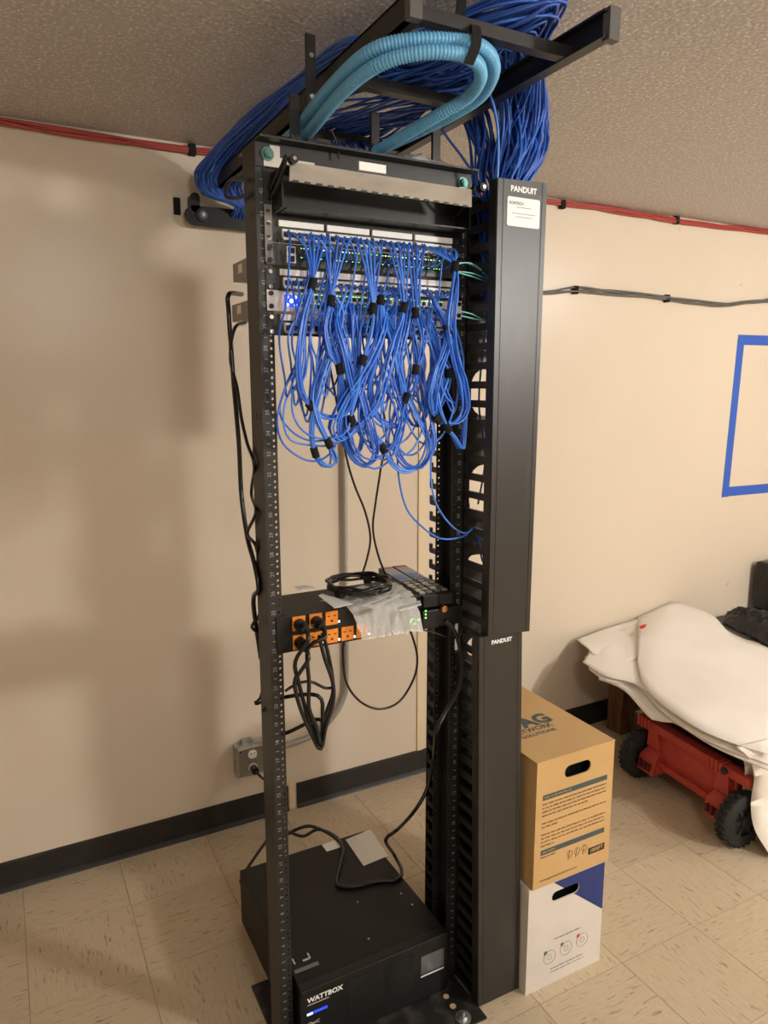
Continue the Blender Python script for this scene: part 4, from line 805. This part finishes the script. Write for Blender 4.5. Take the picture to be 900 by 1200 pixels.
def draw_brown(mb):
    x0, x1, y0, y1, z0, z1 = BB; y = y0 - .0004
    for z in (.585, .4255): mb.box(x0 + .022, x1 - .022, y - .0002, y, z - .0075, z + .0075, 2)
    words(mb, x0 + .028, x0 + .12, .585, .004, y - .0003, 0, rnd); words(mb, x0 + .028, x0 + .07, .4255, .004, y - .0003, 0, rnd)
    for k, z in enumerate((.566, .555, .544, .533)): words(mb, x0 + .022, x1 - .022, z, .0042, y, 1, rnd, 1 if k < 3 else .7)
    for k, z in enumerate((.511, .500)): words(mb, x0 + .022, x1 - .022, z, .0042, y, 1, rnd, 1 if k < 1 else .25)
    for k, z in enumerate((.478, .467, .456, .445)): words(mb, x0 + .022, x1 - .022, z, .0042, y, 1, rnd, 1 if k < 3 else .2)
    words(mb, x0 + .022, x0 + .075, .411, .004, y, 1, rnd)
    for k in range(3):
        cx = x0 + .125 + k * .026; mb.ring((cx, y, .392), .0095, .0006, 'y', 16, 4, 1); mb.tube([(cx, y, .402), (cx - .006, y, .375), (cx + .006, y, .378)], .0006, 1, 4)
    mb.box(x1 - .078, x1 - .018, y - .0002, y, .365, .385, 3); mb.text('1000FT', .016, FRONT(x1 - .048, y - .0005, .375), 0, 'CENTER', bold=.0003)
    mb.text('www.agnetworksolutions.com', .0105, FRONT(x0 + .022, y - .0003, .343), 1)
    Mt = lambda x, yy: Matrix.Translation((x, yy, z1 + .0046))
    
    for tx, u, v, h, bo in (('AG', 643, 840, 12, .0035), ('NETWORK', 647, 848.5, 5.0, .0006), ('SOLUTIONS', 651, 854, 3.8, .0003)):
        c = at(u, v, Z=z1 + .0046); d = at(u, v - h / 2, Z=z1 + .0046).y - at(u, v + h / 2, Z=z1 + .0046).y; mb.text(tx, d / .70, Mt(c.x, c.y), 2, 'RIGHT', bold=bo)
cable_box('cable_carton', 'brown cardboard cable carton with teal print, on the white carton', *BB, ((BB[0] + BB[1]) / 2 + .005, .638, .092, .036), [CARD, INK, TEAL, BLKINK], draw_brown)
tag(MB().box(.397, .4005, -.12, -.03, .46, .54).build('carton_flap', BLKP), 'dark square label plate between the cable manager and the brown carton', 'plate') if False else None

# ------------------------------------------------------------------ red cart, papers and bag on the right
cart = thing('rolling_cart', 'red plastic cart with two black treaded wheels lying under the white sheets', 'cart', (1.6, .25, 0))
XD = 1.535
MB().box(XD + .02, 2.05, .055, .475, .085, .262).build('body', REDPL, cart, bevel=.01)
MB().box(XD + .012, XD + .022, .1, .44, .13, .24).build('recessed_panel', REDPL, cart, bevel=.003)
MB().box(XD - .012, XD + .03, -.02, .53, .236, .272).build('top_rail', REDPL, cart, bevel=.005)
MB().box(XD + .0, XD + .03, .06, .47, .085, .112).build('bottom_rail', REDPL, cart, bevel=.004)
for yc in (.455, .1):
    bl = MB(); bl.prism([(XD - .03, .06), (XD + .03, .06), (XD + .03, .15), (XD - .015, .15), (XD - .03, .13)], yc - .045, yc + .045, 'y') if False else bl.hexa([(XD - .045, yc - .045, .062), (XD + .03, yc - .045, .062), (XD + .03, yc + .045, .062), (XD - .045, yc + .045, .062)], [(XD - .03, yc - .045, .125), (XD + .03, yc - .03, .175), (XD + .03, yc + .03, .175), (XD - .03, yc + .045, .125)])
    bo = bl.build('foot_block', REDPL, cart, bevel=.004)
    sm = MB()
    for k in (-1, 0, 1): sm.box(XD - .05, XD - .036, yc + k * .024 - .007, yc + k * .024 + .007, .078, .108)
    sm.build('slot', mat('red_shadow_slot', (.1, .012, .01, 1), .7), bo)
    MB().hexa([(XD - .008, yc - .035, .16), (XD + .025, yc - .035, .16), (XD + .025, yc + .035, .16), (XD - .008, yc + .035, .16)], [(XD - .01, yc - .025, .24), (XD + .025, yc - .025, .24), (XD + .025, yc + .025, .24), (XD - .01, yc + .025, .24)]).build('strut', REDPL, cart, bevel=.004)
for yc in (.5, .13):
    rb = MB()
    for k in range(4): rb.box(XD - .018, XD + .034, yc - .033 + k * .02, yc - .02 + k * .02, .231, .278)
    rb.build('rail_ribs', REDPL, cart, bevel=.003)
MB().cyl((XD - .0195, .085, .255), .014, .012, 'x', 18).build('rail_hole', PORT, cart)
for yc in (.525, .012):
    wh = MB(); R1 = .1; prof = [(-.024, .055), (-.024, R1 - .008), (-.016, R1), (.016, R1), (.024, R1 - .008), (.024, .055)]; n = 36; vs = []
    for i in range(n):
        a = 2 * math.pi * i / n
        for y, r in prof: vs.append((XD + r * math.cos(a), yc + y, .104 + r * math.sin(a)))
    m_ = len(prof); wh.add(vs, [(i * m_ + j, i * m_ + j + 1, ((i + 1) % n) * m_ + j + 1, ((i + 1) % n) * m_ + j) for i in range(n) for j in range(m_ - 1)], 0, True)
    wo = wh.build('wheel', BLKR, cart)
    tr = MB()
    for i in range(24):
        a = 2 * math.pi * i / 26
        for s in (-1, 1):
            M = Matrix.Translation((XD, yc + s * .012, .104)) @ Matrix.Rotation(-a - s * .06, 4, 'Y') @ Matrix.Rotation(.5 * s, 4, 'X'); tr.box(R1 - .002, R1 + .004, -.010, .010, -.006, .006, 0, M)
    tr.build('tread', BLKR, wo)
    hb = MB(); hb.cyl((XD, yc - .018, .104), .056, .036, 'y', 24, 0); hb.cyl((XD, yc - .03, .104), .022, .06, 'y', 16, 1); hb.build('hub', [BLKP, BLKR], wo)
    for k in range(6): MB().box(.02, .055, -.022, .022, -.006, .006, 0, Matrix.Translation((XD, yc, .104)) @ Matrix.Rotation(k * math.pi / 3, 4, 'Y')).build('spoke', BLKR, wo)
MB().box(XD + .05, 2.05, .03, .5, .262, .36).build('tool_box', BLKP, cart, bevel=.008)
cart.rotation_euler.z = -.10; cart.location.x -= .012
tag(MB().box(1.745, 1.835, .83, .92, 0, .375).build('wood_post', WOOD, bevel=.002), 'short dark wooden post standing at the wall under the white sheets', 'wood block')
def loft(front, back, nx, ny, bulge, thick, z_noise=.004, seed=1):
    F = spline(front, .03); B = spline(back, .03)
    def samp(L, t):
        x = t * (len(L) - 1); i = min(int(x), len(L) - 2); return L[i].lerp(L[i + 1], x - i)
    mb = MB(); vs = []; rr = random.Random(seed); ph = [rr.uniform(0, 6) for _ in range(4)]
    for i in range(nx + 1):
        for j in range(ny + 1):
            a, b_ = i / nx, j / ny; q = samp(F, a).lerp(samp(B, a), b_); w = 4 * b_ * (1 - b_)
            vs.append((q.x, q.y, q.z + bulge * w + z_noise * math.sin(a * 7 + ph[0]) * math.sin(b_ * 5 + ph[1])))
    n = len(vs); vs += [(x, y, z - thick) for x, y, z in vs]; k = ny + 1
    fs = [(i * k + j, (i + 1) * k + j, (i + 1) * k + j + 1, i * k + j + 1) for i in range(nx) for j in range(ny)]
    fs += [tuple(n + q for q in f_[::-1]) for f_ in fs]
    for i in range(nx): fs += [(i * k, n + i * k, n + (i + 1) * k, (i + 1) * k), (i * k + ny, (i + 1) * k + ny, n + (i + 1) * k + ny, n + i * k + ny)]
    for j in range(ny): fs += [(j, j + 1, n + j + 1, n + j), (nx * k + j, n + nx * k + j, n + nx * k + j + 1, nx * k + j + 1)]
    mb.add(vs, fs, 0, True); return mb
def sheet(label, front, back, dz=0, **kw):
    F = [at(u, v, Z=z) + Vector((0, 0, dz)) for u, v, z in front]; B = [at(u, v, Z=z) + Vector((0, 0, dz)) for u, v, z in back]
    for q in B + F: q.y = min(q.y, .985)
    return tag(loft(F, B, 22, 14, kw.get('bulge', .012), kw.get('thick', .003), seed=kw.get('seed', 1)).build('drawing_sheet', PAPER), label, 'paper sheet')
sheet('topmost large white sheet with a curved left edge over the cart', [(747, 778, .455), (754, 803, .435), (773, 826, .42), (810, 852, .41), (845, 868, .40), (905, 886, .385)], [(741, 722, .50), (783, 704, .545), (810, 712, .535), (836, 724, .52), (860, 746, .49), (920, 762, .47)], 0.008)
sheet('white sheet jutting out furthest left against the wall', [(683, 776, .435), (710, 792, .43), (740, 800, .425), (765, 815, .42)], [(700, 757, .452), (724, 739, .475), (742, 728, .49), (783, 710, .53)], 0, seed=2)
sheet('small white sheet corner poking out highest of the left edges', [(694, 767, .452), (730, 775, .45), (760, 770, .46)], [(676, 749, .470), (724, 729, .492), (760, 722, .52)], 0.002, seed=7, bulge=.004)
sheet('white sheet just below the top one, its edge showing along the cart', [(690, 783, .42), (712, 798, .415), (745, 803, .41), (775, 832, .40), (812, 858, .39), (848, 875, .38), (905, 896, .365)], [(690, 760, .44), (720, 745, .46), (783, 712, .52), (836, 730, .50), (920, 775, .45)], 0, seed=3, thick=.006)
sheet('lowest white sheet with a crumpled torn left corner', [(702, 796, .41), (722, 803, .40), (736, 812, .395), (765, 842, .375), (790, 845, .38), (840, 876, .365), (905, 904, .35)], [(700, 780, .42), (740, 760, .44), (783, 740, .47), (836, 745, .47), (920, 790, .43)], 0, seed=4, thick=.006)
P0 = [at(862, 876, Z=.395), at(877, 887, Z=.37), at(884, 907, Z=.31), at(880, 940, Z=.19), at(884, 972, Z=.10), at(903, 1004, Z=.012)]
tag(loft(P0, [p + Vector((.5, -.08 - .02 * i, .01 if i < 2 else 0)) for i, p in enumerate(P0)], 26, 10, .01, .004, seed=6).build('drawing_sheet', PAPER), 'white sheet draping off the cart down to the floor at the right', 'paper sheet')
tag(loft([p + Vector((.02, .05, -.004)) for p in P0[:5]], [p + Vector((.45, .0, -.01)) for p in P0[:5]], 20, 8, .01, .004, seed=8).build('drawing_sheet', PAPER), 'second draped white sheet tucked behind the one reaching the floor', 'paper sheet')
c = at(752, 735, Z=.53); tag(MB().prism([(c.x - .02, c.y - .02), (c.x + .01, c.y - .012), (c.x + .045, c.y + .012), (c.x + .02, c.y + .016), (c.x - .01, c.y + .005)], c.z + .0, c.z + .004, 'z').build('red_tag', REDP), 'small red tag lying on the white sheets', 'tag')
c = at(683, 785, Z=.41); tag(crumple('b', '', 1.655, .90, .392, .13, .10, .04, 9, .4).build('plastic_bag', CLEAR), 'crumpled clear plastic hanging out at the left end of the white sheets', 'plastic bag')
bgm = MB(); nx, ny = 18, 14; rr = random.Random(4); vs = []
A_ = [at(848, 728, Z=.53), at(925, 765, Z=.49), at(940, 728, Z=.57), at(852, 716, Z=.56)]
for i in range(nx + 1):
    for j in range(ny + 1):
        a, b_ = i / nx, j / ny; q = A_[0].lerp(A_[1], a).lerp(A_[3].lerp(A_[2], a), b_); e = (1 - (2 * a - 1) ** 4) * (1 - (2 * b_ - 1) ** 4)
        vs.append((q.x + rr.uniform(-.006, .006), min(q.y, .97), q.z + e * (.035 + .03 * rr.random())))
n = len(vs); vs += [(x, y, z - .02 if True else z) for x, y, z in vs]; k = ny + 1
fs = [(i * k + j, (i + 1) * k + j, (i + 1) * k + j + 1, i * k + j + 1) for i in range(nx) for j in range(ny)]; fs += [tuple(n + q for q in f_[::-1]) for f_ in fs]
for i in range(nx): fs += [(i * k, n + i * k, n + (i + 1) * k, (i + 1) * k), (i * k + ny, (i + 1) * k + ny, n + (i + 1) * k + ny, n + i * k + ny)]
for j in range(ny): fs += [(j, j + 1, n + j + 1, n + j), (nx * k + j, n + nx * k + j, n + nx * k + j + 1, nx * k + j + 1)]
bgm.add(vs, fs, 0, True); tag(bgm.build('black_bag', BAGBLK), 'crumpled black plastic bag lying on the white sheets at the right edge', 'bag')

c0 = at(896.5, 716, Y=.86); c1 = at(899, 664, Y=.86)
cs = MB().box(c0.x + .045, c0.x + .34, .86, .97, c0.z - .02, c1.z); tag(cs.build('carry_case', BAGBLK, bevel=.012), 'upright black case standing behind the black bag at the picture edge', 'case')

bn = thing('storage_bin', 'black storage bin under the black bag and the white sheets', 'bin', (2.5, .66, 0))
MB().hexa([(2.12, .42, 0), (2.9, .42, 0), (2.9, .93, 0), (2.12, .93, 0)], [(2.09, .39, .40), (2.93, .39, .40), (2.93, .96, .40), (2.09, .96, .40)]).build('body', BLKP, bn, bevel=.008)
MB().box(2.08, 2.94, .38, .97, .40, .425).build('lid', BLKP, bn, bevel=.006)
